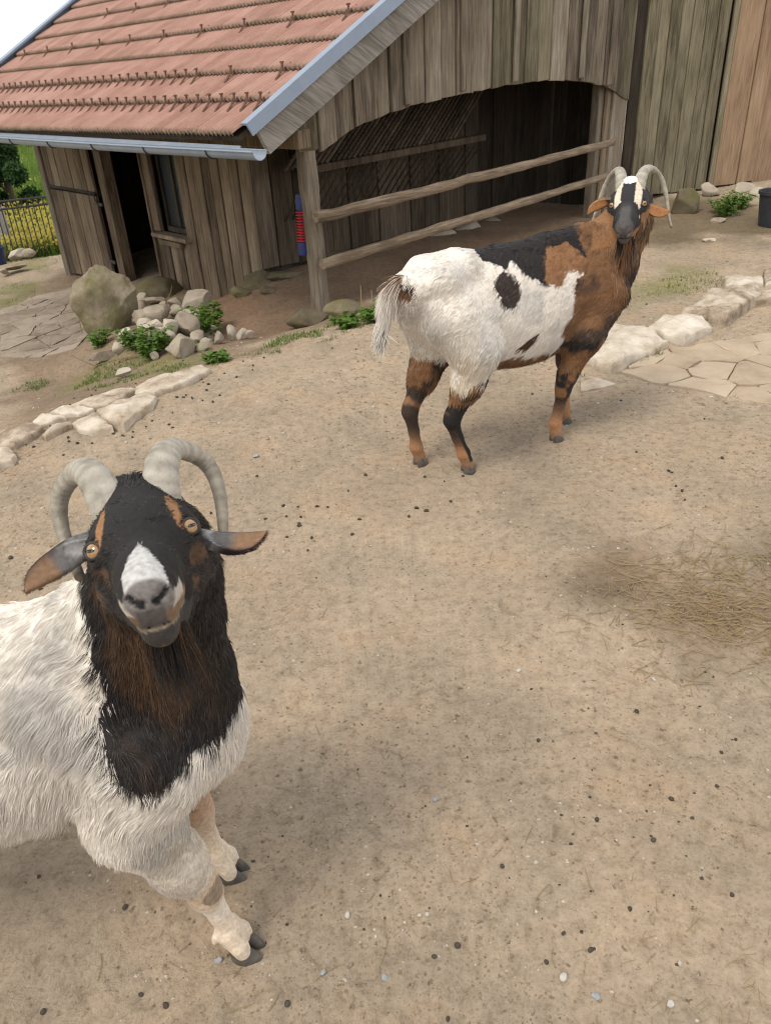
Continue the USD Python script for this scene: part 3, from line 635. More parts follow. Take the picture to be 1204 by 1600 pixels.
# ------------------------------------------------------------------ goats: implicit bodies meshed with surface nets
class Field:
    def __init__(self, lo, hi, h):
        self.lo = np.array(lo, float); self.h = h
        self.n = np.ceil((np.array(hi) - lo) / h).astype(int) + 1
        self.D = np.full(self.n, 1.0, np.float32)
    def block(self, lo, hi):
        a = np.clip(np.floor((np.asarray(lo) - self.lo) / self.h).astype(int), 0, self.n - 1)
        b = np.clip(np.ceil((np.asarray(hi) - self.lo) / self.h).astype(int) + 1, 1, self.n)
        if np.any(b <= a): return None, None
        ax = [self.lo[k] + self.h * np.arange(a[k], b[k]) for k in range(3)]
        P = np.stack(np.meshgrid(*ax, indexing='ij'), -1).astype(np.float32)
        return (slice(a[0], b[0]), slice(a[1], b[1]), slice(a[2], b[2])), P
    def put(self, fn, lo, hi, k=.03, sub=False):
        sl, P = self.block(np.asarray(lo) - k, np.asarray(hi) + k)
        if sl is None: return
        d = fn(P).astype(np.float32); D = self.D[sl]
        if sub:
            hh = np.maximum(k - np.abs(-d - D), 0) / k; self.D[sl] = np.maximum(D, -d) + hh * hh * k * .25
        else:
            hh = np.maximum(k - np.abs(d - D), 0) / k; self.D[sl] = np.minimum(D, d) - hh * hh * k * .25
    def cone(self, a, b, ra, rb, k=.03, flat=None, f=1.0, sub=False):
        a, b = np.asarray(a, np.float32), np.asarray(b, np.float32); ab = b - a; L2 = float(ab @ ab) + 1e-9; R = max(ra, rb) * max(1, f)
        if flat is not None: fl = np.asarray(flat, np.float32); fl = fl / np.linalg.norm(fl)
        def fn(P):
            t = np.clip(((P - a) @ ab) / L2, 0, 1); v = P - a - t[..., None] * ab
            if flat is not None: v = v + (v @ fl)[..., None] * fl * (1 / f - 1)
            return np.sqrt((v * v).sum(-1)) - (ra + (rb - ra) * t)
        self.put(fn, np.minimum(a, b) - R, np.maximum(a, b) + R, k, sub)
    def chain(self, pts, rad, k=.03, **kw):
        for i_ in range(len(pts) - 1): self.cone(pts[i_], pts[i_ + 1], rad[i_], rad[i_ + 1], k, **kw)
    def torso(self, st, k=.04):
        st = np.array(st); x0, x1 = st[0, 0], st[-1, 0]
        from scipy.interpolate import PchipInterpolator
        itp = PchipInterpolator(st[:, 0], st[:, 1:])
        def fn(P):
            x = P[..., 0]; xs = np.clip(x[:, 0, 0], x0, x1); T_ = itp(xs)
            zc, hh, hw, yc = (T_[:, q_][:, None, None] for q_ in range(4))
            dx = np.maximum(np.maximum(x0 - x, x - x1), 0)
            zz = (P[..., 2] - zc) / hh; yy_ = (P[..., 1] - yc) / hw
            yy_ = yy_ * (1 + .18 * np.clip(zz, 0, 1))               # a narrower back than belly
            m_ = np.minimum(hh, hw)
            return (np.sqrt(zz * zz + yy_ * yy_ + (dx / m_) ** 2) - 1) * m_
        m_ = st[:, 2].max(), st[:, 3].max()
        self.put(fn, (x0 - .1, -m_[1] * 1.3 - .05, (st[:, 1] - st[:, 2]).min() - .02), (x1 + .1, m_[1] * 1.3 + .05, (st[:, 1] + st[:, 2]).max() + .02), k)
    def mesh(self):
        D = self.D; S = D < 0; n = self.n
        nb = [(a, b, c) for a in (0, 1) for b in (0, 1) for c in (0, 1)]
        cut = lambda A, o: A[o[0]:n[0] - 1 + o[0], o[1]:n[1] - 1 + o[1], o[2]:n[2] - 1 + o[2]]
        cnt = sum(cut(S, o).astype(np.uint8) for o in nb)
        act = (cnt > 0) & (cnt < 8); I = np.argwhere(act); num = np.full(act.shape, -1, np.int32); num[act] = np.arange(len(I))
        acc, w = np.zeros((len(I), 3)), np.zeros(len(I))
        val = {o: D[I[:, 0] + o[0], I[:, 1] + o[1], I[:, 2] + o[2]] for o in nb}
        for o in nb:
            for ax in range(3):
                if o[ax]: continue
                o2 = tuple(o[q_] + (q_ == ax) for q_ in range(3)); a, b = val[o], val[o2]; c = (a < 0) != (b < 0)
                t = np.where(c, a / np.where(c, a - b, 1), 0); p = np.tile(np.array(o, float), (len(I), 1)); p[:, ax] += t
                acc[c] += p[c]; w[c] += 1
        V = self.lo + self.h * (I + acc / w[:, None]); Fs = []
        for ax in range(3):
            b, c = (ax + 1) % 3, (ax + 2) % 3
            s0 = [slice(0, n[q_] - 1) if q_ == ax else slice(1, n[q_] - 1) for q_ in range(3)]
            s1 = [slice(1, n[q_]) if q_ == ax else slice(1, n[q_] - 1) for q_ in range(3)]
            A0, A1 = S[tuple(s0)], S[tuple(s1)]; E_ = np.argwhere(A0 != A1); up = A0[tuple(E_.T)]
            E_ = E_ + np.array([0 if q_ == ax else 1 for q_ in range(3)])
            def g(db, dc):
                e = E_.copy(); e[:, b] -= db; e[:, c] -= dc; return num[tuple(e.T)]
            Q = np.stack([g(1, 1), g(0, 1), g(0, 0), g(1, 0)], 1); Q[~up] = Q[~up][:, ::-1]; Fs.append(Q)
        Q = np.vstack(Fs); return V, np.vstack([Q[:, [0, 1, 2]], Q[:, [0, 2, 3]]])

def frame_from(origin, fwd, left):
    x = fwd / np.linalg.norm(fwd); y = left - x * (left @ x); y /= np.linalg.norm(y); z = np.cross(x, y)
    return np.array(origin, float), np.stack([x, y, z])                # local p -> origin + p @ rows
def normals_of(V, Fc):
    fn = np.cross(V[Fc[:, 1]] - V[Fc[:, 0]], V[Fc[:, 2]] - V[Fc[:, 0]]); N = np.zeros_like(V)
    for k_ in range(3):
        for c in range(3): N[:, c] += np.bincount(Fc[:, k_], fn[:, c], len(V))
    return N / (np.linalg.norm(N, axis=1, keepdims=True) + 1e-12)
def sstep(x, a, b): t = np.clip((x - a) / (b - a), 0, 1); return t * t * (3 - 2 * t)
def inpoly(P2, poly, soft=.0, n=0):
    """signed membership (1 inside) of 2-D points with a ragged edge of width soft."""
    g = sg.Polygon(poly); pts = shapely.points(P2[:, 0], P2[:, 1])
    d = np.where(shapely.contains(g, pts), 1, -1) * shapely.distance(g.exterior, pts)
    return (d + n * soft) > 0

m_coat = M('goat_skin', {'c': ('attribute', {'attribute': 'coat'}), 'g': ('geometry', {}), 'n': ('noise_texture', {'scale': 140, 'detail': 3}),
            'r': ('rgb_ramp', {'ramp': [(0.3, (0.75, 0.75, 0.75)), (0.7, (1.1, 1.1, 1.1))]}), 'mx': ('mix', {'mix_type': 'multiply', 'fac': 1.0}),
            'bp': ('bump', {'strength': 0.35, 'distance': 0.002}), 'p': ('principled_bsdf', {'roughness': 0.75, 'specular_ior_level': 0.2})},
          [('g.position', 'n.vector'), ('n.fac', 'r.fac'), ('c.color', 'mx.color1'), ('r.color', 'mx.color2'), ('mx.color', 'p.base_color'), ('n.fac', 'bp.height'), ('bp.normal', 'p.normal')])
m_fur = M('goat_hair', {'c': ('attribute', {'attribute': 'coat'}), 'p': ('principled_bsdf', {'roughness': 0.5, 'specular_ior_level': 0.2})},
          [('c.color', 'p.base_color')])
m_horn = M('horn', {'g': ('geometry', {}), 'c': ('attribute', {'attribute': 'coat'}), 'n': ('noise_texture', {'scale': 35, 'detail': 6, 'roughness': 0.6}),
            'n2': ('noise_texture', {'scale': 160, 'detail': 3}),
            'r': ('rgb_ramp', {'ramp': [(0.3, (0.62, 0.60, 0.56)), (0.5, (0.95, 0.94, 0.92)), (0.7, (1.15, 1.15, 1.15))]}), 'mx': ('mix', {'mix_type': 'multiply', 'fac': 1.0}),
            'bp': ('bump', {'strength': 0.4, 'distance': 0.003}), 'p': ('principled_bsdf', {'roughness': 0.6, 'specular_ior_level': 0.35})},
          [('g.position', 'n.vector'), ('g.position', 'n2.vector'), ('n.fac', 'r.fac'), ('c.color', 'mx.color1'), ('r.color', 'mx.color2'), ('mx.color', 'p.base_color'), ('n2.fac', 'bp.height'), ('bp.normal', 'p.normal')])
m_hoof = simple('hoof', (0.10, 0.088, 0.07), rough=0.6, noise=0.6, nscale=50, bump=0.3, col2=(0.04, 0.034, 0.03))
m_eye = simple('amber_eye', (0.36, 0.205, 0.085), rough=0.12, noise=0.35, nscale=160, coat_weight=0.6)
m_pupil = simple('pupil', (0.008, 0.007, 0.006), rough=0.15)

def head_prims(Fd, H, s=1.0):
    o, R_ = H; w = lambda *p: o + (np.array(p) * s) @ R_
    Y = R_[1]; X = R_[0]; Zh = R_[2]; c = lambda a, b, ra, rb, k=.025, **kw: Fd.cone(w(*a), w(*b), ra * s, rb * s, k * s, **kw)
    c((-.075, 0, -.045), (-.01, 0, -.048), .062, .060)                       # skull
    c((-.085, 0, -.010), (.015, 0, -.030), .046, .047); c((-.072, 0, .010), (-.02, 0, -.012), .045, .044, .03)                       # forehead
    c((.01, 0, -.034), (.105, 0, -.046), .045, .030, .03)                    # bridge of the nose
    c((.10, 0, -.046), (.140, 0, -.050), .030, .0245, .03)
    c((.148, 0, -.051), (.163, 0, -.056), .0235, .0185, .02)
    for sy in (-1, 1):
        c((-.035, sy * .043, -.018), (.012, sy * .047, -.024), .022, .019)   # brow
        c((-.02, sy * .035, -.075), (.055, sy * .020, -.080), .037, .025)    # cheek
        c((.150, sy * .0125, -.054), (.161, sy * .0125, -.057), .0165, .0155, .012)   # nostril wings
        c((.115, sy * .015, -.068), (.157, sy * .008, -.074), .019, .0135, .015)   # upper lip
        c((-.07, sy * .045, -.10), (-.09, sy * .04, -.04), .03, .035)
    c((-.045, 0, -.10), (.06, 0, -.102), .040, .026, .03)                    # jaw
    c((.06, 0, -.099), (.132, 0, -.0985), .0255, .0175, .02)
    c((.130, 0, -.0985), (.150, 0, -.0985), .0175, .0150, .015)
    for sy in (-1, 1):
        c((.182, sy * .0090, -.056), (.173, sy * .0185, -.0475), .0052, .0038, .004, sub=True)   # nostrils
        c((.040, sy * .0715, -.0075), (.021, sy * .058, -.0145), .016, .0135, .006, sub=True)     # eye sockets
        c((.176, sy * .003, -.0865), (.085, sy * .034, -.0850), .0026, .002, .004, sub=True)   # mouth line
    c((.186, 0, -.058), (.174, 0, -.084), .003, .003, .005, sub=True)                       # philtrum
def horn_mesh(H, sy, s, pts, r0, r1):
    o, R_ = H; p = spline([(x, sy * y, z) for x, y, z in pts], 70); t = np.linspace(0, 1, 70)
    r = (r0 + (r1 - r0) * t ** .8) * (1 + .030 * np.sin(t * 120 + 2 * np.sin(t * 23)) * (1 - .6 * t))
    mm = tube(p, r * s / s, 20, flat=.78); mm.vertices = o + (mm.vertices * s) @ R_
    base, tip = np.array([.36, .325, .27]), np.array([.24, .20, .15])
    tt = np.concatenate([np.repeat(t, 20), [0, 1]])[:, None]
    ring = (.86 + .14 * np.sin(t * 120 + 2 * np.sin(t * 23) + .5) * (1 - .6 * t)); ring = np.concatenate([np.repeat(ring, 20), [1, 1]])[:, None]
    return mm, (base * (1 - tt ** 1.5) + tip * tt ** 1.5) * ring
def ear_mesh(H, s, base, tip, up, width, cup=.35, seed=0):
    """cupped leaf from base to tip (head space), opening towards 'up'."""
    o, R_ = H; base, tip, up = (np.asarray(x, float) for x in (base, tip, up))
    L = tip - base; ln = np.linalg.norm(L); ax = L / ln; up = up - ax * (up @ ax); up /= np.linalg.norm(up); sd_ = np.cross(ax, up)
    nu, nv = 26, 15; uu, vv = np.meshgrid(np.linspace(0, 1, nu), np.linspace(-1, 1, nv), indexing='ij')
    wd = width * (0.42 + .75 * np.sin(np.pi * np.clip(uu * .86 + .10, 0, 1)) ** .9) * np.where(uu > .8, np.sqrt(np.clip(1 - ((uu - .8) / .205) ** 2, .02, 1)), 1)
    cu = cup * (1 - .75 * uu); ang = vv * (1.25 * cu * 2.6)
    side = wd * np.where(np.abs(ang) > 1e-4, np.sin(ang) / np.maximum(np.abs(ang), 1e-4) * np.sign(ang) * np.sign(vv), 1) * vv
    dep = wd * (1 - np.cos(ang)) * .9 - .10 * ln * np.sin(np.pi * uu) + .0
    P = base + ax * (uu * ln)[..., None] + sd_ * side[..., None] + up * dep[..., None]
    du = np.gradient(P, axis=0); dv = np.gradient(P, axis=1); N_ = np.cross(du, dv); N_ /= np.linalg.norm(N_, axis=-1, keepdims=True) + 1e-9
    if (N_.reshape(-1, 3).mean(0) @ up) < 0: N_ = -N_
    th = .0022 + .004 * (1 - uu)[..., None]
    V = np.vstack([(P + N_ * th).reshape(-1, 3), (P - N_ * th).reshape(-1, 3)]); n0 = nu * nv; f = []
    for a in range(nu - 1):
        for b in range(nv - 1):
            p = a * nv + b; f += [[p, p + nv, p + nv + 1], [p, p + nv + 1, p + 1], [n0 + p, n0 + p + nv + 1, n0 + p + nv], [n0 + p, n0 + p + 1, n0 + p + nv + 1]]
    rim = [a * nv for a in range(nu)] + [(nu - 1) * nv + b for b in range(1, nv)] + [a * nv + nv - 1 for a in range(nu - 2, -1, -1)] + [b for b in range(nv - 2, 0, -1)]
    for a, b in zip(rim, rim[1:] + rim[:1]): f += [[a, n0 + a, n0 + b], [a, n0 + b, b]]
    mm = trimesh.Trimesh(o + (V * s) @ R_, np.array(f), process=False); trimesh.repair.fix_normals(mm)
    return mm, np.tile(uu.ravel(), 2), np.tile(np.abs(vv).ravel(), 2), np.repeat([1, 0], n0)
def hoof_mesh(c, fwd, s=1.0):
    """cloven hoof: two toes standing on the ground at c, pointing along fwd."""
    fwd = np.array([fwd[0], fwd[1], 0.0]); fwd /= np.linalg.norm(fwd); lf = np.array([-fwd[1], fwd[0], 0]); out = []
    for sy in (-1, 1):
        pts = []
        for h, x0, x1, w_ in ((0, -.026, .042, .0165), (.012, -.027, .038, .0165), (.034, -.024, .018, .0145), (.046, -.018, .008, .011)):
            for a in np.linspace(0, 2 * np.pi, 13)[:-1]:
                xx_ = (x0 + x1) / 2 + (x1 - x0) / 2 * math.cos(a); ww = w_ * math.sin(a) * (1 - .35 * max(0, math.cos(a)))
                pts.append(np.array(c) + (fwd * xx_ + lf * (sy * .0175 + ww - sy * .004 * max(0, math.cos(a)))) * s + Z * h * s)
        out.append(trimesh.convex.convex_hull(np.array(pts)))
    return trimesh.util.concatenate(out)
def eye_parts(H, s, sy, parent):
    o, R_ = H; c = np.array([.0155, sy * .0540, -.0168]); ax = np.array([.76, sy * .57, .30]); ax /= np.linalg.norm(ax)
    e = trimesh.creation.icosphere(3, .0128); e.vertices = o + ((e.vertices + c) * s) @ R_
    ep = obj('eye', e, m_eye, parent, smooth=True)
    # horizontal slit pupil on the ball's front
    hx = np.cross([0, 0, 1.0], ax); hx /= np.linalg.norm(hx); vy = np.cross(ax, hx); pts = []
    for a in np.linspace(0, 2 * np.pi, 25)[:-1]:
        d = hx * .0062 * np.sign(math.cos(a)) * abs(math.cos(a)) ** .6 + vy * .0021 * math.sin(a); zz = math.sqrt(.0131 ** 2 - d @ d); pts.append(c + d + ax * zz)
    pts.append(c + ax * .01315); f = [[k_, (k_ + 1) % 24, 24] for k_ in range(24)]
    pm = trimesh.Trimesh(o + (np.array(pts) * s) @ R_, np.array(f), process=False)
    obj('pupil', pm, m_pupil, ep)
    # lids: a thick ring round the ball
    ring = [c + ax * .0070 + (hx * .0126 * math.cos(a) + vy * .0092 * math.sin(a)) for a in np.linspace(0, 2 * np.pi, 25)]
    lid = tube(ring, .0030, 8, cap=False); lid.vertices = o + (lid.vertices * s) @ R_
    obj('eyelid', lid, m_lid, parent, smooth=True)
m_lid = simple('eyelid', (0.018, 0.013, 0.011), rough=0.5)

def grow(name, parent, V, Fc, N_, col, dens, length, flow, lift, width, seed, k=4, curl=.25, clump=.0, swirl=.35):
    """Hair on the mesh: strands per m2 by face, with length, direction and colour per vertex."""
    g = np.random.default_rng(seed); a, b, c = (V[Fc[:, q_]] for q_ in range(3))
    area = .5 * np.linalg.norm(np.cross(b - a, c - a), axis=1); ex = area * dens[Fc].mean(1); tot = int(ex.sum())
    fi = g.choice(len(Fc), tot, p=ex / ex.sum()); u = g.random((tot, 2)); fl = u.sum(1) > 1; u[fl] = 1 - u[fl]
    bw = np.stack([1 - u.sum(1), u[:, 0], u[:, 1]], 1); pick = lambda A_: (A_[Fc[fi]] * bw.reshape(tot, 3, *([1] * (A_.ndim - 1)))).sum(1)
    p, n_, L, d, lf = pick(V), pick(N_), pick(length), pick(flow), pick(lift)
    cc = col[cKDTree(V).query(p + g.normal(0, 1, p.shape) * (.22 * L)[:, None])[1]]
    n_ /= np.linalg.norm(n_, axis=1, keepdims=True) + 1e-9
    d = d + swirl * (np.stack([meshkit.noise(p * 13 + q_ * 23, seed + 40 + q_) for q_ in range(3)], 1) - .5) * 2
    d = d + curl * (np.stack([meshkit.noise(p * 38 + q_ * 17, seed + q_) for q_ in range(3)], 1) - .5) * 2 + curl * .6 * g.normal(size=(tot, 3)) * .5
    d = d - n_ * (d * n_).sum(1, keepdims=True); d /= np.linalg.norm(d, axis=1, keepdims=True) + 1e-9
    L = L * g.uniform(.65, 1.2, tot) * (.8 + .4 * meshkit.noise(p * 30, seed + 9))
    t = np.linspace(0, 1, k)[None, :, None]
    off = d[:, None] * t + n_[:, None] * (lf[:, None, None] * (t - .55 * t ** 2)) + np.array([0, 0, -.22]) * t ** 2
    if clump: off = off + clump * (np.stack([meshkit.noise(p * 95 + q_ * 31, seed + 20 + q_) for q_ in range(3)], 1) - .5)[:, None] * t
    pts = p[:, None] - n_[:, None] * .001 + off * L[:, None, None]
    wd = width * np.array([1.0, .9, .65, .18])[:k] if k == 4 else width * np.linspace(1, .2, k)
    cc = cc * g.uniform(.80, 1.16, (tot, 1)) + .05 * g.random((tot, 1)) ** 5 * np.array([1.0, .93, .88])
    return curves(name, pts, wd, m_fur, parent, cols=cc)
WHITE, BLACK, BROWN, GREY = np.array([.67, .61, .535]), np.array([.0145, .0122, .0115]), np.array([.178, .088, .040]), np.array([.36, .335, .31])
def mixc(c, col, k): k = np.clip(k, 0, 1)[:, None]; return c * (1 - k) + np.asarray(col) * k

# ======== standing goat
B2 = np.array([.253, 2.875, 0]); h2 = np.array([.557, .285, 0]); h2 /= np.linalg.norm(h2); l2 = np.array([-h2[1], h2[0], 0])
G2 = np.stack([h2, l2, Z])
to2 = lambda p: (np.asarray(p) - B2) @ G2.T
from2 = lambda p: B2 + np.asarray(p) @ G2
goat2 = thing('goat', 'white, black and brown horned goat standing side-on in the yard, head turned back', 'goat', B2)
S2 = 1.04
H2 = (np.array([.795, -.1035, .982]), np.array([[-.737, -.656, -.1627], [.6558, -.7523, .0627], [-.1635, -.0605, .9847]]))
F2 = Field((-.36, -.28, .0), (1.25, .30, 1.16), .0055)
F2.torso([(-.13, .745, .075, .065, 0), (-.05, .70, .150, .108, 0), (.06, .665, .195, .138, 0), (.22, .625, .228, .160, 0), (.40, .615, .240, .158, 0), (.56, .625, .235, .132, 0), (.69, .635, .205, .108, 0), (.79, .61, .155, .088, 0), (.85, .585, .09, .065, 0)])
F2.chain([(-.14, .045, .78), (-.03, .09, .80), (.08, .05, .83)], [.035, .045, .04], .05); F2.chain([(-.14, -.045, .78), (-.03, -.09, .80), (.08, -.05, .83)], [.035, .045, .04], .05)
F2.chain([(.0, 0, .83), (.25, 0, .822), (.48, 0, .835), (.66, 0, .845), (.76, 0, .84)], [.03, .026, .03, .035, .05], .05)
# hind legs
F2.chain([(.0, -.085, .66), (.075, -.115, .52), (.05, -.11, .40), (-.004, -.09, .268)], [.108, .088, .054, .031], .05)
F2.chain([(-.006, -.09, .275), (-.012, -.088, .25), (.018, -.084, .165), (.048, -.082, .085), (.064, -.082, .045), (.07, -.082, .02)], [.033, .031, .0215, .026, .022, .024], .015)
F2.chain([(-.03, .085, .66), (.03, .11, .50), (-.025, .10, .385), (-.095, .088, .265)], [.108, .085, .052, .031], .05)
F2.chain([(-.096, .088, .27), (-.102, .086, .245), (-.088, .083, .16), (-.080, .082, .085), (-.068, .082, .045), (-.062, .082, .02)], [.033, .031, .0215, .026, .022, .024], .015)
# fore legs
F2.chain([(.74, -.085, .62), (.64, -.095, .47), (.578, -.075, .30), (.568, -.07, .255)], [.095, .07, .036, .031], .04)
F2.chain([(.568, -.07, .26), (.566, -.069, .235), (.556, -.064, .16), (.542, -.06, .085), (.548, -.06, .045), (.553, -.06, .02)], [.033, .031, .0215, .026, .023, .025], .015)
F2.chain([(.75, .085, .62), (.70, .09, .46), (.695, .072, .30), (.70, .068, .255)], [.095, .065, .036, .031], .04)
F2.chain([(.70, .068, .26), (.699, .067, .235), (.696, .064, .16), (.692, .062, .085), (.702, .062, .045), (.708, .062, .02)], [.033, .031, .0215, .026, .023, .025], .015)
hw2 = lambda *p: H2[0] + (np.array(p) * S2) @ H2[1]
F2.chain([(.66, 0, .68), (.78, -.02, .745), (.83, -.05, .86), hw2(-.10, 0, -.09), hw2(-.07, 0, -.06)], [.145, .110, .080, .066, .058], .06)
F2.chain([(.79, 0, .59), (.825, -.03, .71), hw2(-.08, 0, -.15), hw2(-.04, 0, -.11)], [.095, .072, .055, .047], .05)
head_prims(F2, H2, S2)
V, Fc = F2.mesh(); N_ = normals_of(V, Fc); del F2
hl = (V - H2[0]) @ H2[1].T / S2
x, y, z = V.T; nz = (meshkit.fbm(V * 26, 3, 2) - .5) * 2
col = np.tile(WHITE, (len(V), 1))
col = mixc(col, GREY * 1.05, sstep(meshkit.fbm(V * 9, 3, 61), .48, .68) * .5)
col = mixc(col, (.50, .40, .27), sstep(z, .62, .46) * sstep(x, .25, -.05) * (meshkit.fbm(V * 11, 3, 8) > .47) * .55)
pz = np.stack([x, z], 1); near = (y < .06)
def patch(poly, c, soft=.018, side=None):
    global col
    poly = np.array(poly); w_ = np.clip((poly[:, 1] - .62) / .25, 0, 1); poly = poly + np.stack([.05 * w_, -.028 * w_ * (poly[:, 1] < .95)], 1)
    k_ = inpoly(pz, poly, soft, nz) & (near if side is None else side); col = np.where(k_[:, None], c, col)
patch([(.089, .87), (.11, 1.0), (.72, 1.0), (.66, .84), (.627, .722), (.574, .781), (.516, .834), (.444, .845), (.386, .82), (.384, .729), (.326, .76), (.262, .800), (.22, .84), (.195, .818), (.172, .828), (.136, .845)], BLACK * 1.3, side=z > .3)
patch([(.40, .875), (.502, .875), (.575, .80), (.585, .744), (.537, .756), (.482, .775), (.459, .712), (.392, .735), (.365, .763), (.372, .815)], BROWN * 1.35)
patch([(.123, .765), (.143, .795), (.172, .81), (.22, .795), (.252, .758), (.254, .718), (.217, .668), (.17, .699)], BLACK * 1.7 + np.array([.012, .004, .0]))
patch([(.275, .494), (.295, .527), (.35, .541), (.352, .508), (.317, .48)], BROWN * .35)
front = inpoly(pz, [(.64, 1.0), (.60, .764), (.552, .714), (.536, .634), (.528, .583), (.495, .546), (.495, .492), (.455, .48), (.44, .40), (.44, -.1), (1.3, -.1), (1.3, 1.3), (.64, 1.3)], .02, nz)
mott = sstep(meshkit.fbm(V * 8.5, 4, 33), .44, .60)
fcol = mixc(np.tile(BROWN, (len(V), 1)), BLACK * 1.6, mott * .8)
chestdark = sstep(x, .74, .86) * sstep(z, .80, .66)
fcol = mixc(fcol, BLACK * 1.8, chestdark * .45)
neckb = sstep(z, .70, .80) * sstep(x, .70, .78)
fcol = mixc(fcol, np.array([.25, .135, .062]), neckb * (.8 - .4 * mott))
stk = meshkit.fbm(np.stack([x * 42, y * 42, z * 7], 1), 3, 77)
fcol = mixc(fcol, BLACK * 3 + np.array([.02, .008, 0]), neckb * sstep(stk, .52, .66) * .7); fcol = mixc(fcol, np.array([.36, .22, .115]), neckb * sstep(stk, .46, .34) * .7)
col = np.where(front[:, None], fcol, col)
legs = (z < .47) & front
lcol = mixc(np.tile(BROWN * 1.05, (len(V), 1)), BLACK * 1.4, sstep(meshkit.fbm(V * 13, 3, 71), .46, .56))
lcol = mixc(lcol, BROWN * 1.7 + np.array([.05, .03, .02]), sstep(z, .22, .06))
lcol = mixc(lcol, BLACK * 1.3, (sstep(y, -.055, -.04) * (y < .0) * (z > .2) + (y > .03) * (z > .2) * .7))
col = np.where(legs[:, None], lcol, col)
patch([(.435, .491), (.467, .509), (.513, .489), (.513, .45), (.481, .424), (.445, .448)], WHITE * .85, .01)
# hind legs brown below a ragged edge, black at the hock, belly strip
hind = (z < .40 + .05 * nz + .35 * np.clip(x - .04, -.1, .1)) & (x < .2) & (y < 0) | (z < .47 + .05 * nz) & (x < .2) & (y > 0.02)
hc = mixc(np.tile(BROWN * 1.25, (len(V), 1)), BLACK * 1.5, sstep(meshkit.fbm(V * 12, 3, 45), .47, .57) * .9)
hc = mixc(hc, BROWN * 1.7 + np.array([.05, .03, .02]), sstep(z, .19, .08) * .8)
hc = mixc(hc, BLACK, (y < 0) * sstep(np.abs(z - .255 - .5 * (x + .02)), .05, .03))
hc = mixc(hc, BLACK, (y < 0) * sstep(x - (.045 - .42 * np.clip(z - .06, 0, .3)), .012, .02) * (z < .33) * (z > .05))
col = np.where(hind[:, None], hc, col)
bel = (z < .455 + .02 * nz - .05 * (x - .2)) & (x > .03) & (x < .46) & ~hind & (np.abs(y) < .14)
col = np.where(bel[:, None], mixc(np.tile(BROWN, (len(V), 1)), BLACK, sstep(x, .16, .05)), col)
col = np.where(((x < -.155) & (z > .75) & (z < .80))[:, None], mixc(np.tile(BROWN, (len(V), 1)), BLACK, sstep(z, .76, .80)), col)
col = mixc(col, (.13, .11, .095), sstep(z, .07, .03) * .4)
# head colouring, in head space
hx, hy, hz = hl.T; ay = np.abs(hy); hn = nz * .006
def head_mask(): return (hx > -.10) & (hz > -.145) & (ay < .12) & (hx < .25) & (hz < .1)
hm = head_mask() & (hz > -.085 - .25 * np.clip(hx, -1, 0.0) - .1 * (hx < -.03))
hm = head_mask() & ((hz > -.075) | (hx > .05))
hcol = np.tile(BLACK * 1.7 + np.array([0, .001, .004]), (len(V), 1))
hcol = mixc(hcol, GREY * .22, sstep(hx, .05, .09) * sstep(ay, .026, .012) * (hz > -.05) * .8)
hcol = np.where((ay > .05 + hn)[:, None] & (hz < -.045)[:, None] | ((hz < -.085) & (hx < .10))[:, None], BROWN * 1.3, hcol)
hcol = np.where(((ay > .024 + hn) & (ay < .047 + hn - .10 * np.clip(hx - .02, 0, 1)) & (hx > -.055) & (hx < .052 + 2 * hn))[:, None], np.array([.62, .52, .40]), hcol)
hcol = np.where((((hx + .062) / .030) ** 2 + (hy / .026) ** 2 < 1 + 30 * hn)[:, None] & (hz > -.04)[:, None], WHITE * 1.15, hcol)
hcol = mixc(hcol, (.075, .065, .060), sstep(hx, .138, .152) * .9)
hcol = mixc(hcol, (.20, .17, .145), sstep(hx, .14, .15) * sstep(np.abs(hz + .078), .012, .006) * (ay > .014) * .8)
hcol = mixc(hcol, BLACK * .5, sstep(hz, -.084, -.086) * sstep(hz, -.091, -.088) * (hx > .08))
col = np.where(hm[:, None], hcol, col)
body2 = obj('body', (from2(V), Fc), m_coat, goat2, smooth=True, colors=col)
# fur of the standing goat
fl = np.tile(np.array([-1.0, 0, -.55]), (len(V), 1)); lowleg = sstep(z, .46, .38)[:, None]
fl = fl * (1 - lowleg) + np.array([-.15, 0, -1.0]) * lowleg
fl[(x < .05) & (z < .62)] = np.array([-.35, 0, -1.0])
nk = ((x > .70) & (z > .60))[:, None] & ~hm[:, None]; fl = np.where(nk, np.array([-.1, 0, -1.0]), fl)
fl = np.where(hm[:, None], -H2[1][0][None] * 1.0 + np.sign(hy)[:, None] * H2[1][1][None] * .15, fl)
ln = np.full(len(V), .018); ln = np.where(z < .33, .006, ln); ln = np.where(hm, .006, ln)
ln = np.where((x < .14) & (z > .33) & (z < .58), .021, ln); ln = np.where((nk[:, 0]), .027, ln); ln = np.where((z > .83) & (x < .7), .017, ln)
ln = np.where((z < .46) & (z > .38) & (x > .1) & (x < .5), .024, ln)
de = np.where(hm, 60000, np.where(z < .33, 40000, 38000)).astype(float)
de = np.where(hm & (hx > .14), 0, de); de = np.where(hm & ((hx - .02) ** 2 + (ay - .06) ** 2 + (hz + .015) ** 2 < .019 ** 2), 0, de); de = np.where(z < .05, 0, de)
lift = np.where(hm, .18, np.where(z < .33, .2, .32))
grow('fur', goat2, from2(V), Fc, N_ @ G2, col, de * 1.15, ln, fl @ G2, lift, .0020, 4, clump=.5)
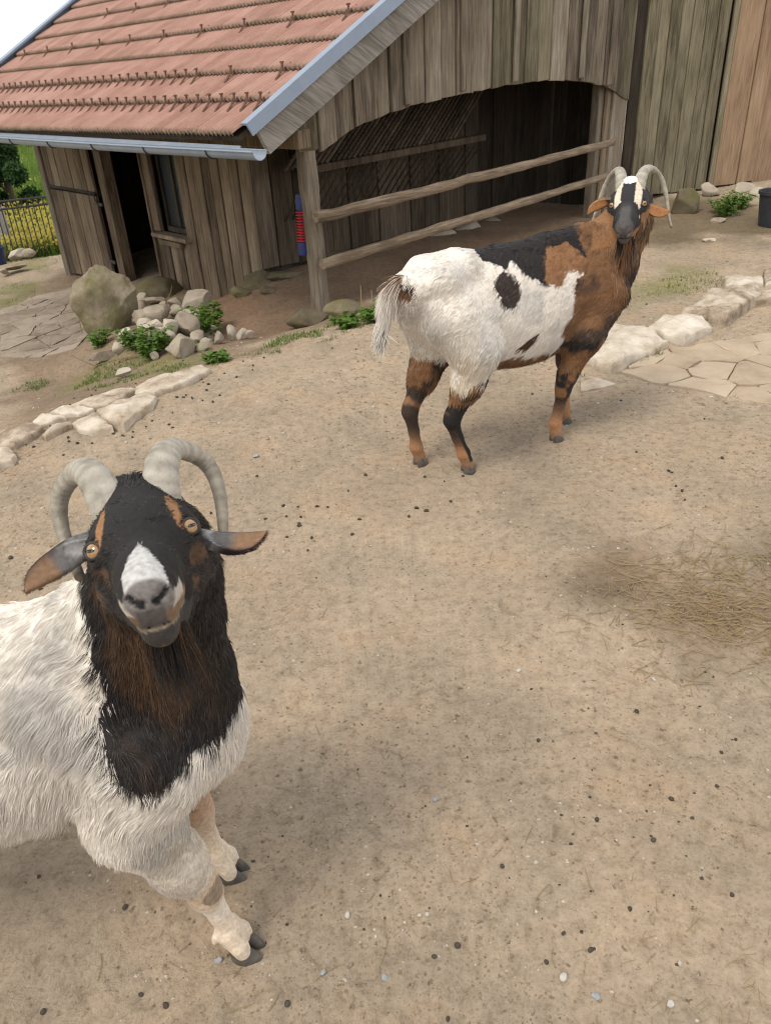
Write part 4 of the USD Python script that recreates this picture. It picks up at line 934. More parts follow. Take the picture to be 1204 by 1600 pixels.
# world-space head of goat 2 for the loose parts
HW2 = (from2(H2[0]), H2[1] @ G2)
HORN2 = [(-.050, .028, .0), (-.080, .034, .038), (-.138, .046, .056), (-.190, .068, .042), (-.212, .098, .002), (-.184, .122, -.05), (-.13, .137, -.10), (-.070, .155, -.14)]
for sy in (1, -1):
    mm, hc_ = horn_mesh(HW2, sy, S2 * 1.0, HORN2, .0265, .006); obj('horn', mm, m_horn, goat2, smooth=True, colors=hc_)
    eye_parts(HW2, S2, sy, goat2)
    mm, eu, ev, inner = ear_mesh(HW2, S2, (-.035, sy * .058, -.028), (-.015, sy * .150, -.058), (.9, 0, .3), .034, cup=.30)
    ec = mixc(np.tile(np.array([.30, .135, .055]), (len(eu), 1)), BLACK * 2, sstep(eu, .28, .12)); ec = mixc(ec, (.40, .24, .12), sstep(ev, .8, 1.0) * .6)
    obj('ear', mm, m_coat, goat2, smooth=True, colors=ec)
for c, f_ in (((.068, -.082, 0), (.9, -.15)), ((-.064, .082, 0), (1, .1)), ((.553, -.06, 0), (1, -.1)), ((.708, .062, 0), (1, .1))):
    c = from2(c); f_ = h2 * f_[0] + l2 * f_[1]; c[2] = gz1(c[0], c[1]) - .004
    obj('hoof', hoof_mesh(c, f_, .9), m_hoof, goat2, smooth=35)
# tail: short flattened core under long hair
tp = np.array([(-.14, 0, .79), (-.19, .01, .765), (-.225, .012, .70), (-.25, .012, .635)])
tc = spline([from2(p) for p in tp], 14)
tm = tube(tc, np.interp(np.linspace(0, 1, 14), [0, .3, 1], [.028, .026, .010]), 12)
tcol = np.array([WHITE if p[2] > .70 else WHITE for p in tm.vertices])
ct = to2(tm.vertices); tcol = np.where((ct[:, 2] > .80)[:, None], BROWN * .9, WHITE * .95)
tail = obj('tail', tm, m_coat, goat2, smooth=True, colors=tcol)
tl = np.full(len(tcol), .075); tcol2 = np.where(((ct[:, 1] < .004) & (ct[:, 2] < .665))[:, None], BLACK * 2, tcol)
grow('tail_hair', tail, tm.vertices, tm.faces, normals_of(tm.vertices, tm.faces), tcol2, np.full(len(tcol), 90000.), tl, np.tile((np.array([-.35, 0, -1.0]) @ G2), (len(tcol), 1)), np.full(len(tcol), .35), .0022, 15)
# beard: long locks under the chin and throat
def beard(parent, HW, s, n, L, c1, c2, seed, w=.002, spots=((.09, -.118), (.02, -.13))):
    g = np.random.default_rng(seed); o, R_ = HW
    xx_ = g.uniform(spots[1][0], spots[0][0], n); u_ = (xx_ - spots[1][0]) / (spots[0][0] - spots[1][0]); zz_ = spots[1][1] + (spots[0][1] - spots[1][1]) * u_
    root = o + (np.stack([xx_, g.normal(0, .011, n), zz_ + .004], 1) * s) @ R_
    t = np.linspace(0, 1, 6)[None, :, None]; LL = (L * g.uniform(.5, 1.1, n))[:, None, None]
    dirn = np.array([0, 0, -1.0]) + g.normal(0, .10, (n, 3))[:, None] + (-.25 * R_[0])[None, None] * (1 - t)
    pts = root[:, None] + dirn * t * LL
    m_ = meshkit.noise(root * 90, 3); cc = np.where((m_ > .5)[:, None], c1, c2) * g.uniform(.7, 1.2, (n, 1))
    curves('beard', pts, np.array([1, 1, .9, .75, .5, .15]) * w, m_fur, parent, cols=cc)
beard(goat2, HW2, S2, 900, .13, BROWN * 1.2, BLACK * 1.5, 6, spots=((.10, -.112), (.03, -.13)))

# ======== near goat, looking up into the camera
B1 = np.array([-.37, .95, 0]); to1 = lambda p: np.asarray(p) - B1
goat1 = thing('goat', 'white goat with black head and neck close by, looking up into the camera', 'goat', B1)
S1 = 1.0
H1 = (np.array([.0652, -.1306, 1.017]), np.array([[.2664, -.8948, .3583], [.9519, .3027, .048], [-.1514, .3282, .9324]]))
F1 = Field((-.97, -.38, .0), (.20, .24, 1.13), .0037)
dx = -.80
F1.torso([(a + dx if a > .3 else a * .9 + dx + .03, b, c, d, 0.0) for a, b, c, d in [(-.15, .70, .075, .07), (-.06, .66, .155, .12), (.06, .605, .175, .155), (.22, .568, .198, .172), (.40, .560, .208, .168), (.56, .570, .206, .148), (.69, .59, .185, .125), (.79, .57, .150, .105), (.83, .555, .10, .075)]])
F1.chain([(-.70, 0, .755), (-.50, 0, .735), (-.22, 0, .745), (-.10, 0, .765), (.0, 0, .785)], [.03, .026, .03, .04, .05], .05)
for sy in (-1, 1):
    F1.chain([(-.70, sy * .085, .62), (-.63, sy * .11, .48), (-.67, sy * .10, .37), (-.76, sy * .09, .26), (-.74, sy * .085, .16), (-.71, sy * .082, .08), (-.69, sy * .082, .02)], [.12, .10, .06, .033, .022, .025, .024], .04)
F1.chain([(-.02, -.09, .58), (-.075, -.10, .44), (-.030, -.09, .30), (-.004, -.085, .225)], [.10, .070, .043, .031], .04)
F1.chain([(-.004, -.085, .23), (.0, -.084, .20), (.012, -.08, .13), (.022, -.078, .075), (.024, -.078, .04), (.026, -.078, .02)], [.032, .030, .0180, .0225, .018, .014], .012)
F1.chain([(-.02, .09, .58), (-.085, .10, .42), (-.06, .093, .30), (-.045, .092, .225)], [.095, .062, .038, .030], .04)
F1.chain([(-.045, .092, .23), (-.043, .092, .20), (-.035, .091, .13), (-.028, .091, .075), (-.025, .091, .04), (-.023, .091, .02)], [.031, .029, .0175, .0220, .018, .014], .012)
hw1 = lambda *p: H1[0] + np.array(p) @ H1[1]
for (fx, fy, tx) in ((.022, -.078, .018), (-.028, .091, .018)):
    for sy in (-1, 1):
        F1.chain([(fx, fy + sy * .008, .072), (fx + tx, fy + sy * .016, .040), (fx + tx + .004, fy + sy * .0165, .024)], [.020, .0165, .0165], .008)
        F1.cone((fx - .022, fy + sy * .014, .072), (fx - .026, fy + sy * .015, .058), .008, .006, .006)
F1.chain([(-.10, 0, .66), (-.015, -.015, .77), (.035, -.035, .87), hw1(-.10, 0, -.07)], [.145, .098, .078, .062], .05)
F1.chain([(.0, -.005, .54), (.030, -.03, .67), (.040, -.055, .80), hw1(-.05, 0, -.11)], [.10, .074, .060, .046], .05)
head_prims(F1, H1, S1)
V, Fc = F1.mesh(); N_ = normals_of(V, Fc); del F1
hl = (V - H1[0]) @ H1[1].T; x, y, z = V.T; nz = (meshkit.fbm(V * 24, 3, 2) - .5) * 2
hx, hy, hz = hl.T; ay = np.abs(hy); hn = nz * .006
col = np.tile(WHITE, (len(V), 1)); pz = np.stack([x, z], 1)
col = mixc(col, GREY * .95, sstep(meshkit.fbm(V * 7, 3, 61), .46, .66) * .6)
col = mixc(col, (.52, .43, .31), sstep(z, .52, .36) * sstep(meshkit.fbm(V * 9, 3, 17), .45, .6) * .6)
nkk = inpoly(pz, [(-.055, .90), (-.052, .80), (-.048, .73), (-.056, .70), (-.055, .660), (-.040, .618), (-.015, .585), (.02, .592), (.055, .622), (.085, .61), (.16, .63), (.30, .6), (.30, 1.3), (-.02, 1.3)], .022, nz)
nc = mixc(np.tile(BLACK * 1.1, (len(V), 1)), BROWN * .5, sstep(meshkit.fbm(np.stack([x * 22, y * 22, z * 5], 1), 4, 9), .44, .60) * sstep(z, .58, .70) * sstep(np.abs(x - .03), .09, .03) * .6)
col = np.where(nkk[:, None], nc, col)
lg = (z < .36) & (x > -.2) & (x < .2)
col = np.where((lg & (y < 0))[:, None], mixc(col, np.array([.50, .43, .37]), np.full(len(V), .55) * (.4 + .6 * (nz > 0))), col)
col = np.where(lg[:, None], mixc(col, np.array([.60, .47, .33]), sstep(z, .20, .10) * .7), col)
col = np.where((lg & (y > 0) & (z > .05))[:, None], mixc(col, np.array([.30, .16, .075]), sstep(z, .10, .24) * .8), col)
kp = ((x + .0 - .022) / .03) ** 2 + ((y + .085 + .01) / .028) ** 2 + ((z - .222) / .024) ** 2 < 1
col = np.where((kp & (nz > -.35))[:, None], np.array([.23, .17, .12]), mixc(col, np.array([.42, .28, .16]), (((x - .012) / .05) ** 2 + ((y + .085) / .05) ** 2 + ((z - .222) / .038) ** 2 < 1) * .6))
bs = (((x + .21) / .05) ** 2 + ((z - .40) / .035) ** 2 < 1 + .5 * nz) & (y < .05)
col = np.where(bs[:, None], np.array([.06, .035, .022]), col)
hm = (hx > -.10) & (hz > -.145) & (ay < .12) & (hx < .25) & (hz < .1) & ((hz > -.09) | (hx > .02))
hcol = np.tile(BLACK * 1.15, (len(V), 1))
st = sstep(meshkit.fbm(hl * np.array([12, 40, 40]), 3, 5), .48, .58)
hcol = np.where(((ay > .046 + 2 * hn) & (hz < -.035) & (hx < .10))[:, None], mixc(hcol, BROWN * .75, st * .5), hcol)
hcol = np.where((((hx - .006) / .034) ** 2 + ((ay - .0440 - .10 * (hx - .006)) / .0062) ** 2 < 1 + 50 * hn)[:, None] & (hz > -.045)[:, None], BROWN * 1.45, hcol)
bw_ = .003 + .019 * sstep(hx, .095, .150)
blz = (hx > .098 + 3 * hn) & (ay < bw_ + hn) & (hz > -.064)
hcol = mixc(hcol, np.array([.42, .40, .38]) * (.75 + .5 * meshkit.fbm(hl * 300, 2, 4))[:, None], blz * (.45 + .55 * sstep(hx, .09, .12)))
hcol = mixc(hcol, np.array([.19, .12, .07]), ((hx > .100) & (hz < -.062 + hn) & (hz > -.086) & (ay > .013)) * .8)
hcol = mixc(hcol, np.array([.52, .46, .39]), ((hx > .125) & (hz < -.052) & (hz > -.068) & (ay > .0195 + hn)) * .7)
pad = sstep(np.sqrt(((hx - .176) / 1.05) ** 2 + (hy / 1.2) ** 2 + ((hz + .053) / .9) ** 2) + hn * .5, .026, .020)
hcol = mixc(hcol, np.array([.135, .118, .108]) * (.75 + .5 * meshkit.fbm(hl * 420, 2, 9))[:, None], pad)
hcol = mixc(hcol, np.array([.075, .064, .058]), (hx > .14) * (ay < .015 + hn) * sstep(hz, -.060, -.066) * (hz > -.087))
hcol = mixc(hcol, np.array([.040, .035, .032]), (hz < -.089) * (hx > .07) * .9)
hcol = mixc(hcol, np.array([.26, .20, .14]), (hz < -.0862) * (hz > -.0912) * (hx > .085) * .7)
hcol = mixc(hcol, BROWN * .8, (hz < -.0935) * (hx > .10) * (ay < .004 + 2 * hn) * .5)
for sy in (-1, 1):
    q_ = np.clip((hy * sy - .009) / .0095, 0, 1); dn = np.sqrt((hx - .182 + .009 * q_) ** 2 + (hy * sy - .009 - .0095 * q_) ** 2 + (hz + .056 - .0085 * q_) ** 2)
    hcol = mixc(hcol, BLACK * .35, sstep(dn, .0072 - .0015 * q_, .0058 - .0015 * q_))
col = np.where(hm[:, None], hcol, col)
body1 = obj('body', (V + B1, Fc), m_coat, goat1, smooth=True, colors=col)
fl = np.tile(np.array([-1.0, -.1, -.75]), (len(V), 1)); fl[:, 2] -= .9 * sstep(z, .68, .48); lowleg = sstep(z, .36, .28)[:, None]
fl = fl * (1 - lowleg) + np.array([-.1, 0, -1.0]) * lowleg
ndir = np.array([-.15, .05, -1.0]); fl = np.where((nkk & ~hm)[:, None], ndir, fl)
fl = np.where(hm[:, None], -H1[1][0][None] + np.sign(hy)[:, None] * H1[1][1][None] * .2, fl)
ln = np.full(len(V), .031); ln = np.where(z < .56, .037, ln); ln = np.where((z < .50) & (x > -.17), .018, ln); ln = np.where(z < .42, .012, ln); ln = np.where((z < .25), .006, ln)
ln = np.where(nkk, .021, ln); ln = np.where((z > .70) & ~nkk, .025, ln)
ln = np.where((x > -.05) & (z < .60) & (z > .38) & ~nkk, .020, ln)
ln = np.where(hm, np.where((hx < -.025), .019, .010), ln); ln = np.where(hm & (hx > .105), .004, ln)
de = np.where(z < .34, 120000, 150000).astype(float); de = np.where(hm, 170000, de); de = np.where((x < -.55), 9000, de); de = np.where((y > .06) & (z > .3) & ~hm & ~nkk, 30000, de)
nosk = hm & ((pad > .3) | (hx > .160)); lipk = hm & (hx > .07) & (hz < -.078)
de = np.where(nosk & ~lipk & (hz > -.074), 0, de); ln = np.where(lipk | (nosk & (hz <= -.074)), .003, ln); de = np.where(hm & ((hx - .020) ** 2 + (ay - .060) ** 2 + (hz + .015) ** 2 < .019 ** 2), 0, de); de = np.where(z < .04, 0, de)
lift = np.where(hm, .22, np.where(z < .34, .2, .34)); lift = np.where(hm, .34, lift); lift = np.where(hm & (hx < -.05), .6, lift)
grow('fur', goat1, V + B1, Fc, N_, col, de, ln, fl, lift, .00085, 41, curl=.5, clump=.5, swirl=.6)
HW1 = (H1[0] + B1, H1[1])
HORN1 = [(-.052, .030, .012), (-.072, .040, .052), (-.108, .056, .074), (-.140, .080, .066), (-.154, .103, .040), (-.140, .109, .004), (-.112, .104, -.032), (-.080, .096, -.060)]
for sy in (1, -1):
    mm, hc_ = horn_mesh(HW1, sy, 1.0, HORN1, .0272, .0085); obj('horn', mm, m_horn, goat1, smooth=True, colors=hc_)
    eye_parts(HW1, S1, sy, goat1)
    mm, eu, ev, inner = ear_mesh(HW1, S1, (-.040, sy * .058, -.024), (-.022, sy * .152, -.052), (.75, 0, .6), .034, cup=.40)
    ep_ = mm.vertices; en = meshkit.fbm(ep_ * 60, 3, 4)
    ec = mixc(np.tile(np.array([.11, .10, .095]), (len(eu), 1)), (.30, .29, .28), sstep(en, .5, .6) * sstep(eu, .5, .3) * .8)
    ec = mixc(ec, (.20, .115, .065), sstep(eu + .15 * (en - .5), .48, .62)); ec = mixc(ec, (.035, .022, .022), sstep(ev, .80, .95) * sstep(eu, .3, .5))
    e_ = obj('ear', mm, m_coat, goat1, smooth=True, colors=ec)
    en_ = normals_of(mm.vertices, mm.faces); d_ = (np.array([-.3, sy * 1.0, -.4]) @ H1[1])
    grow('ear_hair', e_, mm.vertices, mm.faces, en_, ec, np.full(len(eu), 120000.), np.full(len(eu), .006), np.tile(d_, (len(eu), 1)), np.full(len(eu), .3), .0008, 19)
for c, f_ in (((.044, -.078, 0), (1, -.12)), ((-.006, .091, 0), (1, -.08)), ((-.685, .082, 0), (1, 0)), ((-.685, -.082, 0), (1, 0))):
    c = np.array(c) + B1; c[2] = gz1(c[0], c[1]) - .004
    obj('hoof', hoof_mesh(c, f_, .92), m_hoof, goat1, smooth=35)
beard(goat1, HW1, S1, 1500, .11, BLACK * 1.3, BROWN * .6, 12, w=.0007, spots=((.10, -.112), (.02, -.125)))
# ------------------------------------------------------------------ stones
def rock(c, size, seed, sub=3, cuts=7, yaw=None, rough=.10, flatb=True):
    g = np.random.default_rng(seed); mm = trimesh.creation.icosphere(sub, 1.0); v = mm.vertices.copy()
    for _ in range(cuts):
        n = g.normal(size=3); n /= np.linalg.norm(n); d = g.uniform(.42, .80); k_ = v @ n; v -= np.maximum(k_ - d, 0)[:, None] * n * .92
    v *= (1 + rough * (meshkit.fbm(v * 2.2 + seed, 4, seed) - .5) * 2)[:, None]
    v = v * np.asarray(size) / 2; a = g.uniform(0, 6.28) if yaw is None else yaw; ca, sa = math.cos(a), math.sin(a)
    tl = g.normal(0, .10, 2); v[:, 2] += v[:, 0] * tl[0] + v[:, 1] * tl[1]
    v = np.stack([v[:, 0] * ca - v[:, 1] * sa, v[:, 0] * sa + v[:, 1] * ca, v[:, 2]], 1)
    return trimesh.Trimesh(v + np.asarray(c), mm.faces, process=False)
def slab_stone(poly, zf, thick, seed, bulge=.02, sink=.05, h=.03, worn=1.0):
    """flat stone with an uneven top from a ground outline (world xy)."""
    g = sg.Polygon(poly); g = g.buffer(0).buffer(.02).buffer(-.02)
    ring = np.array(g.exterior.coords)[:-1]
    L = np.linalg.norm(np.diff(np.vstack([ring, ring[:1]]), axis=0), axis=1); P = []
    for a, b, l in zip(ring, np.roll(ring, -1, 0), L):
        for t in np.arange(0, 1, 1 / max(1, int(l / h))): P.append(a + (b - a) * t)
    P = np.array(P); c = P.mean(0); p3 = np.stack([P[:, 0], P[:, 1], np.full(len(P), seed * 1.7)], 1)
    P = P + (P - c) * ((meshkit.fbm(p3 * 9, 3, seed) - .5) * .12)[:, None]
    # concentric rings: foot, edge, shoulder, then inwards
    rings = [(1.0, -sink, 0), (1 + .005 * worn, thick * .45, 0), (1 - .015 * worn, thick * .86, 0), (1 - .06 * worn, thick, 0), (.78, thick, 1), (.55, thick, 1), (.28, thick, 1)]
    v = []; n = len(P)
    for k_, zz, b in rings:
        Q = c + (P - c) * k_; z0 = np.array([zf(a, b_) for a, b_ in Q])
        q3 = np.stack([Q[:, 0], Q[:, 1], np.full(n, seed * 1.0)], 1)
        zz_ = zz + bulge * (1 - k_) * 1.2 + (meshkit.fbm(q3 * 7, 4, seed + 3) - .5) * .07 * (zz > 0) * min(1, thick / .06) + (meshkit.fbm(q3 * 25, 3, seed + 5) - .5) * .024 * (zz > 0)
        v.append(np.stack([Q[:, 0], Q[:, 1], z0 + zz_], 1))
    v = np.vstack(v + [np.array([[c[0], c[1], zf(*c) + thick + bulge]])]); f = []
    for r_ in range(len(rings) - 1):
        for i_ in range(n):
            j_ = (i_ + 1) % n; a, b = r_ * n, (r_ + 1) * n; f += [[a + i_, a + j_, b + j_], [a + i_, b + j_, b + i_]]
    e = (len(rings) - 1) * n
    f += [[e + i_, e + (i_ + 1) % n, len(v) - 1] for i_ in range(n)]
    mm = trimesh.Trimesh(v, np.array(f), process=False); trimesh.repair.fix_normals(mm); return mm
def smooth_base(x, y): return float(base_z(np.array([x]), np.array([y]))[0])
def px_poly(pts, scale, ox, oy, z=0.0):
    return [at_z(a / scale + ox, b / scale + oy, z)[:2] for a, b in pts]
# kerb stones to the right of the standing goat
RST = [([(415, 395), (470, 320), (540, 285), (620, 290), (700, 318), (772, 350), (700, 385), (640, 405), (580, 440), (530, 452), (470, 432)], .085, 'large pale kerb stone nearest the standing goat\'s chest'),
 ([(682, 290), (760, 243), (830, 230), (900, 245), (955, 290), (880, 328), (840, 345), (760, 322)], .075, 'pale five-sided kerb stone, second from the goat in the right row'),
 ([(830, 220), (900, 178), (960, 140), (1010, 135), (1150, 122), (1172, 150), (1090, 205), (1020, 250), (930, 225)], .11, 'broad pale kerb stone with a grassy hollow at its front'),
 ([(1004, 90), (1060, 74), (1165, 95), (1172, 122), (1010, 133)], .09, 'grey-topped kerb stone at the back of the right row'),
 ([(1172, 60), (1240, 45), (1260, 118), (1180, 122)], .10, 'pale kerb stone cut by the right edge, upper of two'),
 ([(1160, 130), (1250, 128), (1250, 185), (1110, 200)], .06, 'pale kerb stone cut by the right edge, lower of two'),
 ([(398, 520), (440, 512), (550, 540), (470, 560), (400, 572)], .012, 'thin flat stone sunk in the dirt beside the goat\'s front hooves')]
for k_, (pl, th, lab) in enumerate(RST):
    P = px_poly(pl, 2.712, 760, 400, th * .8); c = np.mean(P, 0)
    tag(obj('kerb_stone', slab_stone(P, smooth_base, th * .72, 40 + k_, bulge=.016), m_slab, smooth=40), lab, 'stone', 'pale kerb stones on the right')
# edging stones on the brow at the left
LST = [([(345, 232), (400, 205), (460, 188), (560, 168), (680, 165), (722, 190), (640, 235), (560, 272), (470, 280), (400, 262)], .06, 'wide pale edging slab below the weeds, middle of the back row'),
 ([(690, 172), (770, 118), (860, 100), (960, 66), (1050, 75), (1095, 100), (1000, 160), (900, 196), (800, 220), (692, 214)], .075, 'long ridged pale edging slab at the right end of the left row'),
 ([(490, 312), (590, 270), (690, 230), (770, 212), (815, 235), (790, 285), (700, 342), (640, 392), (560, 372)], .08, 'large smooth pale edging slab in front, nearest the horned black head'),
 ([(368, 372), (430, 345), (490, 320), (555, 375), (585, 405), (470, 416), (400, 402)], .06, 'pale edging slab cracked off the left of the large front slab'),
 ([(135, 327), (190, 285), (250, 300), (332, 332), (260, 350), (190, 366)], .05, 'small pointed pale edging slab strewn with droppings'),
 ([(230, 277), (300, 240), (370, 265), (482, 292), (400, 316), (320, 312)], .05, 'pale edging slab behind the pointed one, strewn with droppings'),
 ([(-40, 360), (0, 352), (60, 330), (140, 336), (216, 382), (150, 422), (60, 462), (-40, 480)], .07, 'broad pale edging slab at the left edge of the picture'),
 ([(205, 432), (260, 390), (362, 360), (372, 382), (300, 412), (230, 446)], .05, 'narrow low pale edging stone between two larger slabs'),
 ([(-40, 480), (40, 488), (70, 530), (50, 562), (-40, 580)], .06, 'rounded pale stone end at the left edge, lowest in the row')]
for k_, (pl, th, lab) in enumerate(LST):
    P = px_poly(pl, 3.344, 0, 540, th * .7)
    tag(obj('edging_stone', slab_stone(P, smooth_base, th * .45, 70 + k_, bulge=.022, sink=.12), m_slab, smooth=40), lab, 'stone', 'pale edging stones on the left')
# boulder and rubble heap by the door
gb = on_ground(163, 526)
tag(obj('boulder', rock(gb + np.array([.0, .30, .06]), (.62, .60, .90), 12, 5, 12, yaw=.0, rough=.16), m_boulder, smooth=True), 'big rounded mossy boulder in front of the shed door', 'boulder')
gb2 = on_ground(243, 468)
tag(obj('boulder', rock(gb2 + np.array([.0, .15, .02]), (.52, .40, .34), 9, 3, 6, yaw=.2, rough=.08), m_boulder, smooth=True), 'low mossy boulder lying across the shed doorway', 'boulder')
RUB = [(385,205,42,24),(435,235,38,36),(345,275,95,50),(455,300,50,38),(560,275,70,48),(655,255,44,26),(725,265,48,14),(770,210,88,46),(655,210,36,28),(540,350,54,28),(615,355,44,38),(565,385,34,17),(720,345,52,54),(800,280,38,32),(500,445,44,38),(590,410,50,20),(690,465,54,64),(380,415,54,34),(350,450,44,34),(240,520,76,28),(330,480,40,26),(910,420,30,26),(980,395,28,31),(1045,395,30,26),(1090,400,25,19),(525,525,24,18),(335,625,48,20),(460,185,28,22),(520,195,54,18)]
WORDS = ['pale angular rubble stone', 'grey rubble stone', 'lichen-spotted rubble stone', 'buff rubble stone']
special = {2: 'large flat pale stone lying on the left of the rubble heap', 4: 'blunt wedge-shaped stone in the middle of the rubble heap', 7: 'largest squared stone at the top right of the rubble heap', 12: 'upright pale stone set between the two right-hand weed clumps', 16: 'tall stone block at the foot of the rubble heap', 6: 'thin flat stone slipped under the largest rubble stone', 19: 'long low stone at the left foot of the rubble heap', 21: 'roundish dark stone first in the short row on the brown strip', 22: 'upright light stone second in the short row on the brown strip', 23: 'light stone third in the short row on the brown strip', 24: 'smallest light stone ending the short row on the brown strip', 26: 'small pale stone just behind the long ridged edging slab', 0: 'small stone perched at the top left of the heap against the boulder', 1: 'upright knobbly stone next to the boulder on the heap'}
for k_, (zx_, zy_, w_, h_) in enumerate(RUB):
    px, py, pw, ph = zx_ / 3.7625 + 100, zy_ / 3.7625 + 420, 2.7 * w_ / 3.7625, 2.7 * h_ / 3.7625
    g0 = on_ground(px, py + ph * .35); dist = (g0 - CAM) @ FWD; sx = pw / F * dist; sz = ph / F * dist
    q_ = at_depth(px, py, dist)
    o_ = rock(q_ + np.array([0, sz * .2, .012]), (sx * 1.08, max(sx * .75, sz), sz * 1.25), 100 + k_, 2, 8, yaw=(k_ * 37 % 60 - 30) * .01, rough=.09)
    if k_ in special: tag(obj('rubble_stone', o_, m_stone, smooth=22), special[k_], 'stone', 'stones of the rubble heap')
    else: tag(obj('rubble_stone', o_, m_stone, smooth=30), 'rough buff stone among others of its size in the rubble heap', 'stone', 'rubble stones of the heap that look alike')
fill = np.random.default_rng(19)
for k_ in range(46):
    px, py = fill.uniform(182, 330), fill.uniform(478, 552)
    if (px - 182) / 150 + (552 - py) / 150 < .25: continue
    g0 = on_ground(px, py); s_ = fill.uniform(.06, .16)
    tag(obj('rubble_stone', rock(g0 + [0, 0, s_ * .15], (s_ * 1.3, s_, s_ * .8), 700 + k_, 2, 9, rough=.06), m_stone, smooth=22), 'rough buff stone among others of its size in the rubble heap', 'stone', 'rubble stones of the heap that look alike')
# stones against the shed wall end, under the post and under the barn
def stone_px(name, px, py, pw, ph, seed, mat, lab, group=None, cat='stone', lift=0.0):
    g0 = on_ground(px, py + ph * .4); dist = (g0 - CAM) @ FWD; sx, sz = pw / F * dist, ph / F * dist; q_ = at_depth(px, py, dist)
    tag(obj(name, rock(q_ + np.array([0, sx * .25, .0 + lift]), (sx * 1.05, sx * .8, sz * 1.3), seed, 3, 7, yaw=.1 * (seed % 7 - 3)), mat, smooth=30), lab, cat, group)
for a in [(536, 492, 64, 30, 201, m_boulder, 'rough flat footing stone under the porch corner post'), (480, 500, 70, 26, 202, m_boulder, 'low earthy stone to the left of the post footing'),
          (398, 442, 52, 24, 203, m_boulder, 'earthy stone against the end of the side wall'), (440, 434, 60, 16, 204, m_boulder, 'long low stone along the foot of the dark recess wall'), (375, 458, 30, 20, 205, m_boulder, 'small earthy stone below the side wall planks'), (418, 455, 26, 13, 206, m_boulder, 'small flat stone on the brown soil near the post'),
          (1070, 322, 50, 40, 211, m_boulder, 'mossy foundation stone beneath the grey boards, behind the goat\'s horn'), (1112, 300, 34, 20, 212, m_stone, 'stone jammed beneath the orange boards left of the gap'), (1165, 296, 34, 16, 213, m_stone, 'slanted broken stone beneath the orange boards'), (1185, 303, 40, 16, 214, m_stone, 'grey block beneath the orange boards beside the bucket'), (1126, 346, 28, 9, 215, m_slab, 'flat grey stone lying below the weed clump at the barn'),
          (1110, 376, 22, 7, 216, m_slab, 'thin pale stone on the bank below the barn')]:
    stone_px('stone', *a[:6], a[6])
# porch back wall footing
FT = [(690, 366, 40, 22), (726, 360, 42, 26), (770, 350, 46, 26), (815, 344, 44, 24), (858, 338, 44, 22), (900, 336, 40, 20)]
for k_, (px, py, pw, ph) in enumerate(FT):
    g0 = hut(*on_front(px, py, 1.05)); dist = (g0 - CAM) @ FWD
    tag(obj('footing_stone', rock(g0, (pw / F * dist * 1.15, .2, ph / F * dist * 1.2), 240 + k_, 2, 7, yaw=-AZ + .7), m_stone, smooth=30), 'dark footing stone along the base of the porch back wall', 'stone', 'footing stones at the back of the porch')
# dry stones by the iron fence
for k_, (px, py, pw, ph, lab) in enumerate([(63, 385, 28, 15, 'topmost pinkish stone of the heap by the iron fence'), (40, 391, 28, 10, 'flat stone beside the topmost one by the iron fence'), (26, 403, 34, 14, 'stone at the left end of the heap by the fence'), (45, 402, 22, 12, 'stone in the lower middle of the heap by the fence'), (88, 380, 16, 8, 'small stone between the fence heap and the shed corner'), (22, 425, 40, 7, 'long thin slab in front of the heap by the fence'), (6, 430, 20, 8, 'low pale stone at the left edge below the fence')]):
    stone_px('stone', px, py, pw, ph, 260 + k_, m_stone, lab, lift=.05)
# ------------------------------------------------------------------ paved patches
def paving(name, outline, n, seed, mat, gap, thick, piece):
    grp = thing(name, None, None, (*np.mean(outline, 0), 0), kind='structure')
    g = np.random.default_rng(seed); poly = sg.Polygon(outline).buffer(0); x0, y0, x1, y1 = poly.bounds; pts = []
    while len(pts) < n:
        p = np.array([g.uniform(x0, x1), g.uniform(y0, y1)])
        if poly.contains(sg.Point(p)) and all(np.linalg.norm(p - q_) > .55 * math.sqrt(poly.area / n) for q_ in pts): pts.append(p)
    far = np.array([(x0 - 9, y0 - 9), (x1 + 9, y0 - 9), (x0 - 9, y1 + 9), (x1 + 9, y1 + 9)])
    vor = Voronoi(np.vstack([pts, far]))
    for k_ in range(n):
        reg = vor.regions[vor.point_region[k_]]
        if -1 in reg: continue
        c = sg.Polygon(vor.vertices[reg]).intersection(poly).buffer(-gap - .012).buffer(.012)
        if c.is_empty or c.geom_type != 'Polygon' or c.area < .004: continue
        obj(piece, slab_stone(list(c.exterior.coords)[:-1], smooth_base, thick + g.uniform(-.003, .004), seed + k_, bulge=.002, sink=.03, h=.05, worn=.12), mat, grp, smooth=40)
    return grp
paving('paved_patch', px_poly([(560, 490), (660, 440), (760, 395), (960, 370), (1100, 345), (1290, 330), (1290, 660), (1204, 632), (1000, 602), (900, 572), (700, 537)], 2.712, 760, 400, .01), 13, 3, m_flag, .003, .009, 'flagstone')
paving('stone_path', [on_ground(*p)[:2] for p in [(0, 486), (60, 462), (118, 448), (150, 462), (152, 500), (120, 545), (60, 560), (0, 558)]], 30, 8, m_path, .006, .010, 'paving_stone')
